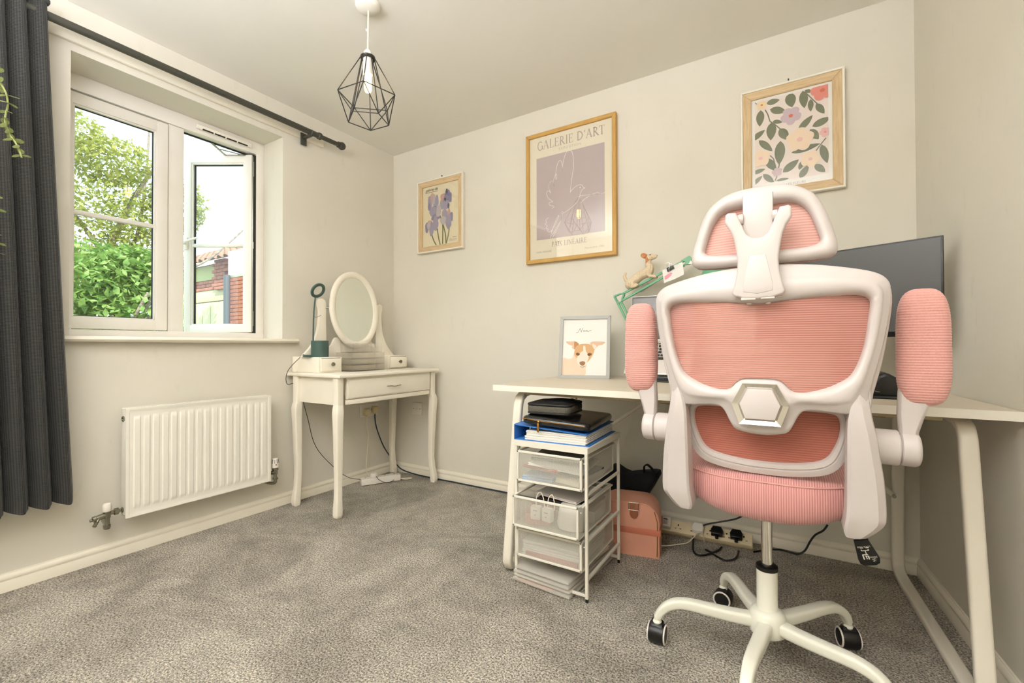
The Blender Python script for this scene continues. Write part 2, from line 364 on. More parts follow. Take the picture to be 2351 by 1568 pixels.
MB().prism([(RY+a, z) for a, z in sk], 'x', .004, RW-.004).build('baseboard_front', 'skirt', kind='structure', local=True, smooth=50)
za, zb = bx(112.8, 70, .018).z, bx(498, 236, .018).z
MB().box(0, .018, -2.45, -.62, (za+zb)/2, (za+zb)/2+.075, b=.003).build('trim_1', 'skirt', kind='structure', local=True)

# ---- window
win = thing('window_1', None, None, (XW, (WY0+WY1)/2, WZ0), kind='structure')
yw = lambda px: bx(px, 560, XW).y
zt, zt2 = bx(161, 203, XW).z, WZ1            # dark joint under the deep head of the frame
yl0, yl1 = WY0, yw(384.5); ym1 = yw(423); yr = yw(584); yo = WY1
zb0 = bx(157, 755, XW).z
b = MB()
b.box(XW-.07, XW, yl0, yo, zt+.003, zt2, b=.004)                     # head
b.box(XW-.07, XW-.0012, yw(588), yo, zb0-.004, zt+.007, b=.003)                 # hinge jamb
b.box(XW-.07, XW, yl0, yo, WZ0-.01, zb0, b=.004)                     # bottom rail
b.box(XW-.07, XW-.012, yl0, yl0+.02, WZ0, zt, b=.002)
b.build('window_frame', 'upvc', win)
MB().box(XW-.07, XW-.006, yl1+.004, ym1, zb0-.004, zt+.002, b=.004).build('mullion', 'upvc', win)
MB().box(XW-.055, XW-.045, yl0+.01, yr, zt-.004, zt+.006).build('gasket', 'gasket', win)
def sash(parent, y0, y1, z0, z1, wl, wr, wb, wt, x, tag=''):
    """casement: frame with sloping bead, black gasket, pane, one glazing bar; authored flat in x = const"""
    b = MB(); d = .055
    b.box(x-d, x, y0, y0+wl, z0, z1, b=.005); b.box(x-d, x, y1-wr, y1, z0, z1, b=.005)
    b.box(x-d+.001, x-.0008, y0+wl-.006, y1-wr+.006, z1-wt, z1-.0005, b=.004); b.box(x-d+.001, x-.0008, y0+wl-.006, y1-wr+.006, z0+.0005, z0+wb, b=.004)
    fr = b.build('sash', 'upvc', parent)
    gy0, gy1, gz0, gz1 = y0+wl, y1-wr, z0+wb, z1-wt; q = .014
    def bead(n, e, mt, xx0, xx1, nm):
        b = MB()
        for a0, a1, c0, c1 in ((gy0-n, gy0+e, gz0, gz1), (gy1-e, gy1+n, gz0, gz1), (gy0, gy1, gz1-e, gz1+n), (gy0, gy1, gz0-n, gz0+e)): b.box(xx0, xx1, a0, a1, c0, c1, b=.002)
        b.build(nm, mt, parent)
    bead(.006, .007, 'upvc', x-.022, x-.008, 'glazing_bead'); bead(0, .0105, 'gasket', x-.03, x-.020, 'gasket')
    MB().box(x-.030, x-.026, gy0, gy1, gz0, gz1).build('pane', 'glass', parent)
    return gy0, gy1, gz0, gz1
g = sash(win, yl0+.012, yl1, zb0+.002, zt-.006, .045, .052, .052, .055, XW+.006)
gb = bx(270, 503, XW).z
MB().box(XW-.03, XW-.008, g[0], g[1], gb-.011, gb+.011, b=.006).build('glazing_bar', 'upvc', win)
# opening casement, swung outwards about its right stile
H = bx(577, 560, XW); H.z = 0
c0, c1 = zb0+.004, zt-.008
ANG = math.atan2(_r0.y, _r0.x)-pi/2
wc = .412
b = MB(); x, d = 0, .036
b.box(-d, 0, -wc, -wc+.044, c0, c1, b=.005); b.box(-d, 0, -.048, 0, c0, c1, b=.005); b.box(-d+.001, -.0008, -wc+.038, -.042, c1-.05, c1-.0005, b=.004); b.box(-d+.001, -.0008, -wc+.038, -.042, c0+.0005, c0+.046, b=.004)
def put(o):
    o.parent = win; o.location = (H.x-XW, H.y-win.location.y, -win.location.z); o.rotation_euler = (0, 0, ANG); return o
put(b.build('casement_sash', 'upvc', None, local=True))
gy0, gy1, gz0, gz1 = -wc+.044, -.048, c0+.046, c1-.05
b = MB()
for a0, a1, e0, e1 in ((gy0-.006, gy0+.007, gz0, gz1), (gy1-.007, gy1+.006, gz0, gz1), (gy0, gy1, gz1-.007, gz1+.006), (gy0, gy1, gz0-.006, gz0+.007)): b.box(-.022, -.006, a0, a1, e0, e1, b=.002)
put(b.build('glazing_bead', 'upvc', None, local=True))
b = MB()
for a0, a1, e0, e1 in ((gy0, gy0+.013, gz0, gz1), (gy1-.009, gy1, gz0, gz1), (gy0, gy1, gz1-.011, gz1), (gy0, gy1, gz0, gz0+.008)): b.box(-.03, -.020, a0, a1, e0, e1, b=.001)
put(b.build('gasket', 'gasket', None, local=True))
put(MB().box(-.030, -.026, gy0, gy1, gz0, gz1).build('pane', 'glass', None, local=True))
zbar = .94+(795-562)/1032*2.74
put(MB().box(-.028, -.006, gy0, gy1, zbar-.011, zbar+.011, b=.006).build('glazing_bar', 'upvc', None, local=True))
b = MB(); b.box(0, .012, -wc+.006, -wc+.03, zbar-.03, zbar+.045, b=.004); b.cyl((0, -wc+.018, zbar+.008), (.034, -wc+.018, zbar+.008), .008)
b.tube([(.034, -wc+.010, zbar+.004), (.038, -wc+.04, zbar+.014), (.04, -wc+.11, zbar+.034)], [.009, .008, .007], 10)
put(b.build('handle', 'wplast', None, local=True))
b = MB(); b.box(-.034, -.004, 0, .004, c0+.005, c1-.01, b=.001); b.box(-.026, -.010, .003, .006, c0+.04, c0+.13); b.box(-.026, -.010, .003, .006, c1-.13, c1-.04); b.box(-.026, -.010, .003, .006, zbar-.02, zbar+.02)
put(b.build('lock_strip', 'metal', None, local=True))
b = MB(); b.box(XW-.05, XW-.003, yw(581), yw(588), c0-.004, c1+.004)
b.build('jamb_gap_strip', 'gasket', win)  # black strip stands in for the dark gap between casement and jamb
b = MB()                                     # friction stays at the head
p0, p1, p2 = bz(492, 325, zt-.012), bz(543, 357, zt-.012), bz(575, 362, zt-.012)
p0 = Vector((XW-.03, yw(492)+.0, zt-.012)); hd = Vector((-_r0.x, -_r0.y, 0)); hp = Vector((H.x, H.y, zt-.012))
e1 = hp+hd*.16; e2 = hp+hd*.05
b.sweep([p0, e1], rrect(.016, .003, .001)); b.sweep([Vector((XW-.03, H.y-.02, zt-.016)), p0.lerp(e1, .45)], rrect(.014, .003, .001)); b.sweep([e1, e2], rrect(.016, .003, .001))
b.build('friction_stay', 'chromed', win)
b = MB(); v0, v1 = bx(450, 288, XW+.01), bx(578, 334, XW+.01); vz = (v0.z+v1.z)/2
b.box(XW-.001, XW+.018, v0.y, v1.y, vz-.016, vz+.012, b=.007, seg=3); vent = b.build('trickle_vent', 'wplast', win)
b = MB()
for k in range(4):
    ya = v0.y+.03+k*(v1.y-v0.y-.05)/4; b.box(XW+.008, XW+.0185, ya, ya+(v1.y-v0.y-.05)/4-.008, vz-.0155, vz-.009)
b.build('vent_slot', 'gasket', vent)
b = MB(); b.prism([(-.21, -.02), (.03, -.02), (.036, -.017), (.040, -.0105), (.036, -.003), (.03, 0), (-.21, 0)], 'y', WY0+.002, WY1-.002, mtx=Matrix.Translation((0, 0, .985)))
b.prism([(.001, -.024), (.034, -.024), (.043, -.019), (.047, -.011), (.043, -.003), (.034, .002), (.001, .002)], 'y', bx(128, 770, .04).y, bx(687, 780, .04).y, bev=.004, mtx=Matrix.Translation((0, 0, .985)))
b.build('window_sill', 'skirt', win)

# ================================================================== OUTSIDE
M['ground'] = mat('lawn', (104, 118, 66), .9, noise=(3, (140, 140, 90), 1))
MB().box(-30, -.6, -16, 22, -.5, -.3).build('ground', 'ground', kind='structure', local=True)
def leafmat(name, c1, c2, tr):
    W = bpy.data.materials.new(name); W.use_nodes = True; nt = W.node_tree; b = nt.nodes['Principled BSDF']; b.inputs['Roughness'].default_value = .45
    tc = node(nt, 'ShaderNodeTexCoord'); n = node(nt, 'ShaderNodeTexNoise'); n.inputs['Scale'].default_value = 9; nt.links.new(tc.outputs['Object'], n.inputs[0])
    mr = node(nt, 'ShaderNodeMapRange'); mr.inputs[1].default_value = .35; mr.inputs[2].default_value = .65; nt.links.new(n.outputs[0], mr.inputs[0])
    mx = node(nt, 'ShaderNodeMix', data_type='RGBA'); mx.inputs[6].default_value = lin(c1); mx.inputs[7].default_value = lin(c2); nt.links.new(mr.outputs[0], mx.inputs[0]); nt.links.new(mx.outputs[2], b.inputs[0])
    t = node(nt, 'ShaderNodeBsdfTranslucent'); nt.links.new(mx.outputs[2], t.inputs[0]); ms = node(nt, 'ShaderNodeMixShader'); ms.inputs[0].default_value = tr
    out = nt.nodes['Material Output']; nt.links.new(b.outputs[0], ms.inputs[1]); nt.links.new(t.outputs[0], ms.inputs[2]); nt.links.new(ms.outputs[0], out.inputs[0]); return W
M['leaf1'] = leafmat('tree leaf', (140, 152, 76), (190, 188, 104), .45); M['leaf2'] = leafmat('shrub leaf', (98, 140, 62), (172, 196, 116), .4)
M['bark'] = mat('bark', (150, 138, 124), .9, noise=(14, (112, 100, 88), .9), bump=(30, .6, .02))
def foliage(name, blobs, n, L, mt, parent, seed):
    rd = random.Random(seed); b = MB()
    for q in range(n):
        c, rr = blobs[rd.randrange(len(blobs))]
        while True:
            p = Vector((rd.uniform(-1, 1), rd.uniform(-1, 1), rd.uniform(-1, 1)))
            if p.length < 1: break
        p = p*(.55+.45*p.length)/max(p.length, .35) if rd.random() < .5 else p
        p = Vector((c[0]+p.x*rr[0], c[1]+p.y*rr[1], c[2]+p.z*rr[2]))
        a = Vector((rd.gauss(0, 1), rd.gauss(0, 1), rd.gauss(-.5, .6))).normalized(); s_ = a.cross(Vector((rd.gauss(0, .5), rd.gauss(0, .5), 1))).normalized(); l = L*rd.uniform(.6, 1.3)
        b.add([p, p+a*l*.45+s_*l*.24, p+a*l, p+a*l*.45-s_*l*.24], [(0, 1, 2), (0, 2, 3)])
    return b.build(name, mt, parent, smooth=0, kind='stuff')
tr = thing('garden_tree', 'tall tree with loose yellow-green leaves seen through the window', 'tree', (-6.4, .55, -.3))
b = MB(); T0 = Vector((-6.5, .3, -.3))
b.tube(crom([T0, (-6.45, .3, 1.2), (-6.5, .2, 2.3), (-6.2, .35, 3.1), (-6.1, .62, 3.75), (-6.15, 1.0, 4.3)], 5), [.075-.0024*i for i in range(26)], 8)
b.tube(crom([(-6.5, .2, 2.3), (-6.4, -.3, 3.0), (-6.3, -.9, 3.5), (-6.2, -1.5, 3.9)], 5), [.036-.0018*i for i in range(16)], 7)
b.tube(crom([(-6.45, .3, 1.6), (-6.3, .9, 2.1), (-6.2, 1.5, 2.5), (-6.1, 2.1, 3.2)], 5), [.034-.0014*i for i in range(16)], 7)
b.tube(crom([(-6.48, .25, 2.0), (-6.6, .6, 2.8), (-6.7, .75, 3.9), (-6.7, .8, 4.9)], 5), [.034-.0014*i for i in range(16)], 7)
b.build('trunk', 'bark', tr)
foliage('foliage', [((-6.3, .1, 2.6), (1.1, 1.0, .75)), ((-6.6, -.9, 2.2), (1.2, 1.0, .9)), ((-6.3, .25, 3.1), (.8, .8, .45)), ((-6.1, .1, 3.75), (.6, .5, .35)), ((-6.5, -.5, 4.1), (.7, .7, .35)), ((-6.3, 1.05, 3.35), (.4, .42, .5)), ((-6.4, .6, 2.3), (.8, .55, .7)), ((-6.4, .3, 1.9), (.8, .8, .8)), ((-6.4, -1.5, 3.0), (.9, .9, .7))], 17000, .082, 'leaf1', tr, 3)
sh = thing('garden_shrub', 'dense broad-leaved green shrub just outside the window', 'shrub', (-5.0, -.5, -.3))
b = MB()
for k in range(9):
    a = random.uniform(0, 2*pi); b.tube(crom([(-5+.1*cos(a), -.5+.1*sin(a), -.3), (-5+.4*cos(a), -.5+.5*sin(a), .6), (-5+.8*cos(a+.3), -.5+.9*sin(a+.3), 1.5+.3*random.random())], 4), .022, 6)
b.build('stem', 'bark', sh)
foliage('foliage', [((-5.0, -.9, 1.1), (.9, 1.0, 1.0)), ((-5.1, .05, 1.2), (.9, .6, 1.0)), ((-5.2, -.5, 1.85), (.7, .9, .5)), ((-5.3, -1.6, 1.2), (.9, .8, 1.1)), ((-4.9, -.2, .6), (.8, .7, .7)), ((-5.2, .1, 1.95), (.6, .5, .4))], 13000, .12, 'leaf2', sh, 5)

GY = 2.3
gar = thing('neighbour_garage', 'brick garage with pantiled roof and cream panelled doors', 'building', (by(470, 700, GY).x, GY+1, -.3))
gx = lambda px: by(px, 700, GY).x
gz_ = lambda px, py: by(px, py, GY).z
M['brick'] = mat('red brick', (190, 122, 98), .85, noise=(9, (166, 100, 78), .8)); M['mort'] = mat('mortar', (188, 176, 156), .9)
M['cladg'] = mat('pale green render', (196, 198, 140), .7); M['doorc'] = mat('cream garage door', (214, 204, 158), .6)
M['tile'] = mat('weathered pantile', (168, 122, 100), .85, noise=(2.2, (120, 104, 94), .9)); M['dpipe'] = mat('grey drainpipe', (92, 98, 104), .5)
zdoor, zbr0, zbr1, zfa = gz_(446, 693), gz_(446, 672), gz_(446, 650), gz_(446, 618)
x0, x1, x2 = gx(425)-1.2, gx(502), gx(524)
MB().box(x0, x2, GY+.05, GY+2.4, -.3, zfa+.05).build('side_wall', 'mort', gar)
b = MB()
for k in range(9): b.box(x0+k*(x2-x0)/9+.008, x0+(k+1)*(x2-x0)/9-.008, GY-.02, GY+.04, -.3, zdoor-.05, b=.012)
b.build('door_panel', 'doorc', gar, kind='stuff')
MB().box(x0, x2, GY-.03, GY+.04, zdoor-.04, zbr0, b=.01).build('door_head', 'doorc', gar)
MB().box(x0, x1, GY-.04, GY+.05, zbr1, zfa, b=.01).build('fascia_board', 'cladg', gar)
b = MB(); k = 0; zz = zbr0
while zz < zbr1-.01:
    xx = x0-.1*(k % 2)
    while xx < x1: b.box(xx, xx+.205, GY-.045, GY+.05, zz, zz+.06, b=.004); xx += .215
    zz += .07; k += 1
zz = zbr0-.02; k = 0
while zz < zfa+.05:
    xx = x1-.1*(k % 2)
    while xx < x2-.05: b.box(xx, xx+.205, GY-.09, GY+.05, zz, zz+.06, b=.004); xx += .215
    zz += .07; k += 1
b.build('brick_band', 'brick', gar, kind='stuff')
# tiles: one object each, rows stepping up the slope
tme = MB(); tme.grid(lambda u, v: (u*.26, v*.34, .035*sin(u*2*pi)+.02*(1-v)), 7, 2)
t0 = tme.build('roof_tile', 'tile', None, local=True, smooth=60)
sol = t0.modifiers.new('s', 'SOLIDIFY'); sol.thickness = .018
bpy.context.view_layer.update(); tm = bpy.data.meshes.new_from_object(t0.evaluated_get(bpy.context.evaluated_depsgraph_get())); bpy.data.objects.remove(t0)
pit = R(27); nrow = 6; ncol = int((gx(556)-x0)/.25)+2
for rr in range(nrow):
    for cc in range(ncol):
        o = bpy.data.objects.new('roof_tile', tm); COL.objects.link(o); o.parent = gar
        o.location = Vector((x0+cc*.25, GY-.28+rr*.27*cos(pit), zfa+.02+rr*.27*sin(pit)))-gar.location; o.rotation_euler = (pit, 0, 0)
bme = thing('brick_outbuilding', 'red brick wall with white render above and grey drainpipe', 'building', (gx(538), GY-.3, -.3))
zr = by(540, 637, GY-.3).z; xa, xb = by(525, 700, GY-.3).x, by(525, 700, GY-.3).x+2.2
MB().box(xa, xb, GY-.29, GY+.3, -.3, zfa+.1).build('wall_core', 'mort', bme)
b = MB(); zz = -.3; k = 0
while zz < zr-.06:
    xx = xa-.1*(k % 2)+.002
    while xx < xb-.1: b.box(xx, xx+.205, GY-.31, GY-.28, zz, zz+.062, b=.003, seg=1); xx += .216
    zz += .073; k += 1
b.build('brickwork', 'brick', bme, kind='stuff')
MB().box(xa, xb, GY-.315, GY-.28, zr, zfa+.1, b=.005).build('render_panel', 'white', bme)
MB().cyl((xa+.07, GY-.37, -.3), (xa+.07, GY-.37, zr+.05), .055, n=12).build('drainpipe', 'dpipe', bme)

# ================================================================== CURTAIN, ROD, PLANT
rt = thing('curtain_rod', 'long dark grey curtain rod with ball end above the window', 'curtain rod', (.09, -1.4, 2.23))
RZ = 2.253
MB().cyl((.09, -2.75, RZ), (.09, -.705, RZ), .0165, n=20).build('rod', 'rod', rt)
MB().cyl((.09, -.72, RZ), (.09, -.55, RZ), .0135, n=20).build('extension', 'rod', rt)
MB().lathe([(.0165, 0), (.021, .004), (.021, .02), (.016, .026), (.0135, .03)], (.09, -.715, RZ), (0, 1, 0)).build('collar', 'rod', rt)
MB().lathe([(.013, -.03), (.019, -.028), (.019, -.02), (.015, -.017), (.021, -.013), (.0255, 0), (.0245, .009), (.018, .02), (.008, .0255), (0, .027)], (.09, -.54, RZ), (0, 1, 0), 28).build('finial', 'rod', rt)
b = MB(); b.box(.018, .10, -.775, -.755, RZ-.028, RZ-.014, b=.003); b.box(.018, .026, -.785, -.745, RZ-.065, RZ+.01, b=.003); b.tube([(.09+.02*cos(R(a)), -.765, RZ+.02*sin(R(a))) for a in range(-200, 21, 20)], .006, 8)
br = b.build('bracket', 'rod', rt); copy = br.copy(); COL.objects.link(copy); copy.location.y -= 1.62; 
def cfold(u, v):
    """u across the cloth, v from top to bottom"""
    y0, y1 = -2.62, -1.925+.090*min(1, v*1.02)**1.15
    y = y0+(y1-y0)*u; ph = (u*12.2)*2*pi
    amp = (.025+.008*v)*(1-.3*u*(1-v))
    x = .097+.004*(1-v)+amp*(cos(ph)+.18*cos(ph*3))+.004*sin(ph*2+v*3)
    y += .010*sin(ph+.6)*(1+.3*sin(v*4))
    z = 2.292-(2.292-.318)*v-.006*cos(ph)*v
    return (x, y, z)
b = MB(); nu, nv = 220, 46; b.grid(cfold, nu, nv)
uv = [(i/(nu-1)*1.35, j/(nv-1)*2.0) for j in range(nv) for i in range(nu)]
# thickness: a second skin a few millimetres behind, closed at the hem
b.add([(v[0]-.004, v[1], v[2]) for v in b.v[:]], [tuple(q[::-1]) for q in b.f[:]]); uv = uv+uv
b.build('curtain', 'curtain', None, uv=uv, smooth=60, label='floor-length charcoal woven curtain bunched at the left end of the rod', category='curtain')
b = MB()
for k in range(34):
    u = k/33; p = cfold(.15+.85*u, 0); b.box(p[0]-.014, p[0]+.014, p[1]-.007, p[1]+.007, 2.285, 2.303+.008*sin(k*2.1), b=.004, seg=1)
hd = b.build('pleat_tape', 'curtain', None, smooth=60)
cu = [o for o in bpy.data.objects if o.name == 'curtain'][0]; hd.parent = cu; hd.location = hd.location-cu.location

M['lf'] = leafmat('hanging plant leaf', (118, 132, 76), (164, 172, 112), .3); M['stemg'] = mat('pale stem', (150, 156, 96), .6); M['pot'] = mat('ivory plant pot', (222, 212, 192), .5)
hp_ = thing('hanging_plant', 'trailing round-leaved plant hanging in front of the curtain', 'plant', (.62, -2.42, 1.86))
b = MB(); b.lathe([(.0, 0), (.055, 0), (.075, .02), (.085, .12), (.088, .125), (.080, .125), (.07, .02)], (.62, -2.42, 1.86)); b.build('pot', 'pot', hp_)
b = MB()
for a in (0, 120, 240): b.tube([(.62+.084*cos(R(a)), -2.42+.084*sin(R(a)), 1.975), (.62, -2.42, 2.25)], .0015, 5)
b.tube([(.62, -2.42, 2.25), (.62, -2.42, 2.4)], .002, 5); b.build('hanger', 'wcord', hp_)
MB().ell((.62, -2.42, 1.975), (.075, .075, .02), 14, 6).build('soil', 'bark', hp_)
lm = MB()
lp = [(0, 0, 0)]+[(.5*sin(t)*.62, .5-.5*cos(t), .05*sin(t)**2) for t in [k*2*pi/12 for k in range(1, 12)]]
lm.add([(p[0], p[1], p[2]) for p in lp]+[(0, .5, -.03)], [(i, (i+1) % 12, 12) for i in range(12)])
lf0 = lm.build('leaf', 'lf', hp_, local=True, smooth=60); leafs = 0
def trail(pts, nl, L, seed):
    global leafs
    rd = random.Random(seed); C = crom(pts, 8); MB().tube(C, .0022, 6).build('stem', 'stemg', hp_)
    for k in range(nl):
        t = (k+.6)/nl; i = min(int(t*(len(C)-1)), len(C)-2); p = C[i]; T = (C[i+1]-C[i]).normalized()
        a0 = rd.uniform(0, pi)
        for sgn in (0, pi):
            s1 = T.orthogonal().normalized(); s2 = T.cross(s1); d = (s1*cos(a0+sgn)+s2*sin(a0+sgn)+T*.25).normalized(); n = (T*-.9+d*.2+Vector((rd.uniform(-.3, .3), rd.uniform(-.3, .3), rd.uniform(-.3, .3)))).normalized()
            xx = d.cross(n).normalized(); n = xx.cross(d); sc = L*(1-.35*t)*rd.uniform(.85, 1.15)
            o = lf0 if leafs == 0 else bpy.data.objects.new('leaf', lf0.data)
            if leafs: COL.objects.link(o); o.parent = hp_
            o.matrix_local = Matrix.Translation(p-hp_.location) @ Matrix((xx, d, n)).transposed().to_4x4() @ Matrix.Scale(sc, 4); leafs += 1
def pd(px, py, d): v = ray(px, py); return CAM+v*d
trail([(.66, -2.40, 1.985), (.74, -2.36, 1.95), pd(-60, 120, 1.24), pd(4, 196, 1.25), pd(18, 235, 1.26), pd(12, 272, 1.26), pd(18, 302, 1.26), pd(38, 332, 1.26), pd(50, 362, 1.26)], 15, .034, 4)
trail([(.60, -2.38, 1.985), (.66, -2.31, 1.92), pd(-80, 330, 1.22), pd(-22, 450, 1.22), pd(-9, 520, 1.22), pd(-6, 585, 1.22)], 17, .030, 9)
trail([(.64, -2.47, 1.985), (.72, -2.52, 1.93), (.76, -2.53, 1.7), (.74, -2.5, 1.45), (.75, -2.49, 1.3)], 15, .032, 12)

# ================================================================== RADIATOR
ry0, ry1, rz0, rz1, rx = -1.657, -1.009, .187, .667, .10
ra = thing('radiator', 'white ribbed panel radiator fixed below the window', 'radiator', (.07, (ry0+ry1)/2, rz0))
N = 17; pitch = (ry1-ry0-.045)/N
def rf(u, v):
    y = ry0+(ry1-ry0)*u; z = rz0+(rz1-rz0)*v
    t = ((y-ry0-.0225)/pitch) % 1; inr = 0 < (y-ry0-.0225) < N*pitch
    e = max(0, min(1, (min(z-rz0-.035, rz1-.035-z))/.014))
    h = max(0, min(1, (.36-abs(t-.5))/.08)) if inr else 0
    ed = min(y-ry0, ry1-y, z-rz0, rz1-z); r_ = 0 if ed > .012 else .0025
    return (rx-.004+.0042*h*e+r_, y, z)
b = MB(); b.grid(rf, 340, 70); b.v = [tuple(v) for v in b.v]
b.build('front_panel', 'rad', ra, smooth=40)
b = MB(); b.box(rx-.012, rx-.0045, ry0, ry1, rz0, rz1, b=.003); b.build('panel_body', 'rad', ra)
for yy, nm in ((ry0, 'side_panel'), (ry1-.004, 'side_panel')):
    b = MB(); b.box(.045, rx-.004, yy, yy+.004, rz0+.012, rz1-.001, b=.0015); b.build(nm, 'rad', ra)
b = MB(); b.box(.036, .046, ry0+.01, ry1-.01, rz0, rz1-.01, b=.003)
b.box(.0, .036, ry0+.12, ry0+.15, rz0+.08, rz1-.08); b.box(.0, .036, ry1-.15, ry1-.12, rz0+.08, rz1-.08); b.build('rear_panel', 'rad', ra)
b = MB(); b.box(.045, rx-.004, ry0+.003, ry0+.02, rz1-.005, rz1-.001, b=.001); b.box(.045, .052, ry0, ry1, rz1-.006, rz1+.001); b.box(.088, .094, ry0, ry1, rz1-.006, rz1+.001)
for k in range(64):
    yy = ry0+.01+k*(ry1-ry0-.02)/64; b.box(.05, .09, yy, yy+.004, rz1-.005, rz1)
b.build('top_grille', 'rad', ra)
MB().lathe([(.013, 0), (.013, .004), (.008, .005), (.008, .002), (.0, .002)], (.07, ry0, rz1-.045), (0, -1, 0), 16).build('bleed_plug', 'chromed', ra)
vz_ = .222; vx = .07
b = MB(); Y0 = ry0                            # lockshield side with drain cock
b.lathe([(.011, 0), (.011, .006), (.008, .008), (.008, .014), (.0145, .016), (.0145, .030), (.009, .034), (.009, .050)], (vx, Y0, vz_), (0, -1, 0), 6)
b.lathe([(.010, 0), (.0115, .006), (.0115, .045), (.013, .047), (.013, .057), (.006, .06), (.006, .068), (0, .069)], (vx, Y0-.045, vz_-.002), (0, -.93, -.18), 18)
b.lathe([(.013, .03), (.013, .0), (.010, -.006), (.010, -.03), (.013, -.032), (.013, -.042), (.010, -.05), (0, -.052)], (vx, Y0-.055, vz_-.016), (0, 0, 1), 18)
b.tube([(vx, Y0-.055, vz_-.045), (vx-.03, Y0-.05, vz_-.045), (.0, Y0-.045, vz_-.045)], .010, 12)
b.lathe([(.006, 0), (.006, .012), (.008, .014), (.006, .018), (.008, .022), (.006, .026), (.008, .030), (.006, .034), (0, .036)], (vx+.006, Y0-.083, vz_-.012), (.15, -.5, -.8), 12)
vv = b.build('lockshield_valve', 'chromed', ra)
MB().lathe([(.014, 0), (.0155, .004), (.0155, .026), (.012, .034), (.0, .036)], (vx, Y0-.055, vz_+.010), (0, 0, 1), 22).build('valve_cap', 'wplast', vv)
b = MB(); Y1 = ry1+.004; vz2 = .222; vx = .09
b.lathe([(.010, 0), (.010, .012), (.013, .014), (.013, .024)], (vx, Y1, vz2+.008), (0, 1, 0), 6)
b.lathe([(.012, 0), (.012, .022), (.016, .024), (.016, .036), (.0, .037)], (vx, Y1+.026, vz2-.006), (0, 0, 1), 20)
b.lathe([(.014, 0), (.014, .010), (.009, .012), (.009, .028)], (vx, Y1+.026, vz2-.034), (0, 0, 1), 6)
b.tube(crom([(vx, Y1+.026, vz2-.03), (vx, Y1+.026, vz2-.05), (vx-.012, Y1+.016, vz2-.056), (vx-.035, Y1+.01, vz2-.056), (0, Y1+.01, vz2-.056)], 4), .0085, 12)
vv = b.build('thermostatic_valve', 'chromed', ra)
b = MB(); b.lathe([(.0165, 0), (.018, .004), (.018, .026), (.0165, .04), (.0135, .052), (.0, .054)], (vx, Y1+.026, vz2+.032), (0, 0, 1), 26)
hd = b.build('valve_head', 'wplast', vv)
b = MB()
for a in range(-160, 200, 40):
    c, s_ = cos(R(a)), sin(R(a)); b.tube([(vx+.0178*c, Y1+.026+.0178*s_, vz2+.058), (vx+.0150*c, Y1+.026+.0150*s_, vz2+.080)], .0016, 6)
b.build('valve_slots', 'black', vv)
M['red'] = mat('red print', (190, 60, 70), .5)
MB().prism([(0, -.004), (.005, .002), (.003, .005), (0, .003), (-.003, .005), (-.005, .002)], 'x', vx+.0175, vx+.0184, mtx=Matrix.Translation((0, Y1+.020, vz2+.050))).build('print_mark', 'red', vv)

# ================================================================== DRESSING TABLE
vt = thing('dressing_table', 'cream white dressing table with oval mirror and cabriole legs', 'table', (.25, -.46, 0))
TZ = .785
b = MB(); b.box(.004, .50, -.866, -.053, TZ-.020, TZ, b=.006, seg=3); b.build('tabletop', 'van', vt)
b = MB(); az0, az1 = .613, TZ-.019
b.box(.03, .472, -.836, -.822, az0, az1); b.box(.03, .472, -.097, -.083, az0, az1); b.box(.03, .044, -.822, -.097, az0, az1)
b.box(.46, .474, -.80, -.12, az0, .640, b=.003); b.box(.46, .474, -.80, -.12, TZ-.03, az1); b.build('apron', 'van', vt)
b = MB(); b.box(.456, .476, -.795, -.118, .643, .758, b=.003); b.box(.474, .481, -.787, -.126, .649, .752, b=.003); dr = b.build('drawer', 'van', vt)
b = MB(); b.tube(crom([(.480, -.508, .697), (.494, -.503, .698), (.498, -.49, .698), (.4985, -.455, .694), (.498, -.42, .698), (.494, -.407, .698), (.480, -.402, .697)], 4), .0028, 8); b.build('handle', 'chromed', dr)
def leg(sx, sy, mirror):
    """cabriole leg: square section swelling at the knee, thin ankle, rounded foot"""
    prof = [(0, .032, .014), (.006, .037, .016), (.02, .041, .017), (.05, .040, .015), (.10, .0355, .006), (.18, .034, -.001), (.28, .0365, .001), (.38, .040, .004), (.46, .0425, .007), (.53, .0455, .010), (.575, .048, .011), (.60, .045, .006), (.614, .042, 0), (.62, .042, 0), (.766, .042, 0)]
    b = MB(); vs = []; sec = rrect(1, 1, .16, 3)
    for z, w_, o in prof:
        for a, c in sec: vs.append((sx+mirror[0]*o*.75+a*w_, sy+mirror[1]*o*.75+c*w_, z))
    k = len(sec); fs = [(i*k+q, i*k+(q+1) % k, (i+1)*k+(q+1) % k, (i+1)*k+q) for i in range(len(prof)-1) for q in range(k)]
    fs += [tuple(range(k))[::-1], tuple((len(prof)-1)*k+q for q in range(k))]
    b.add(vs, fs); b.build('leg', 'van', vt, smooth=40)
leg(.455, -.838, (1, -1)); leg(.455, -.083, (1, 1)); leg(.085, -.838, (0, -1)); leg(.075, -.085, (0, 1))
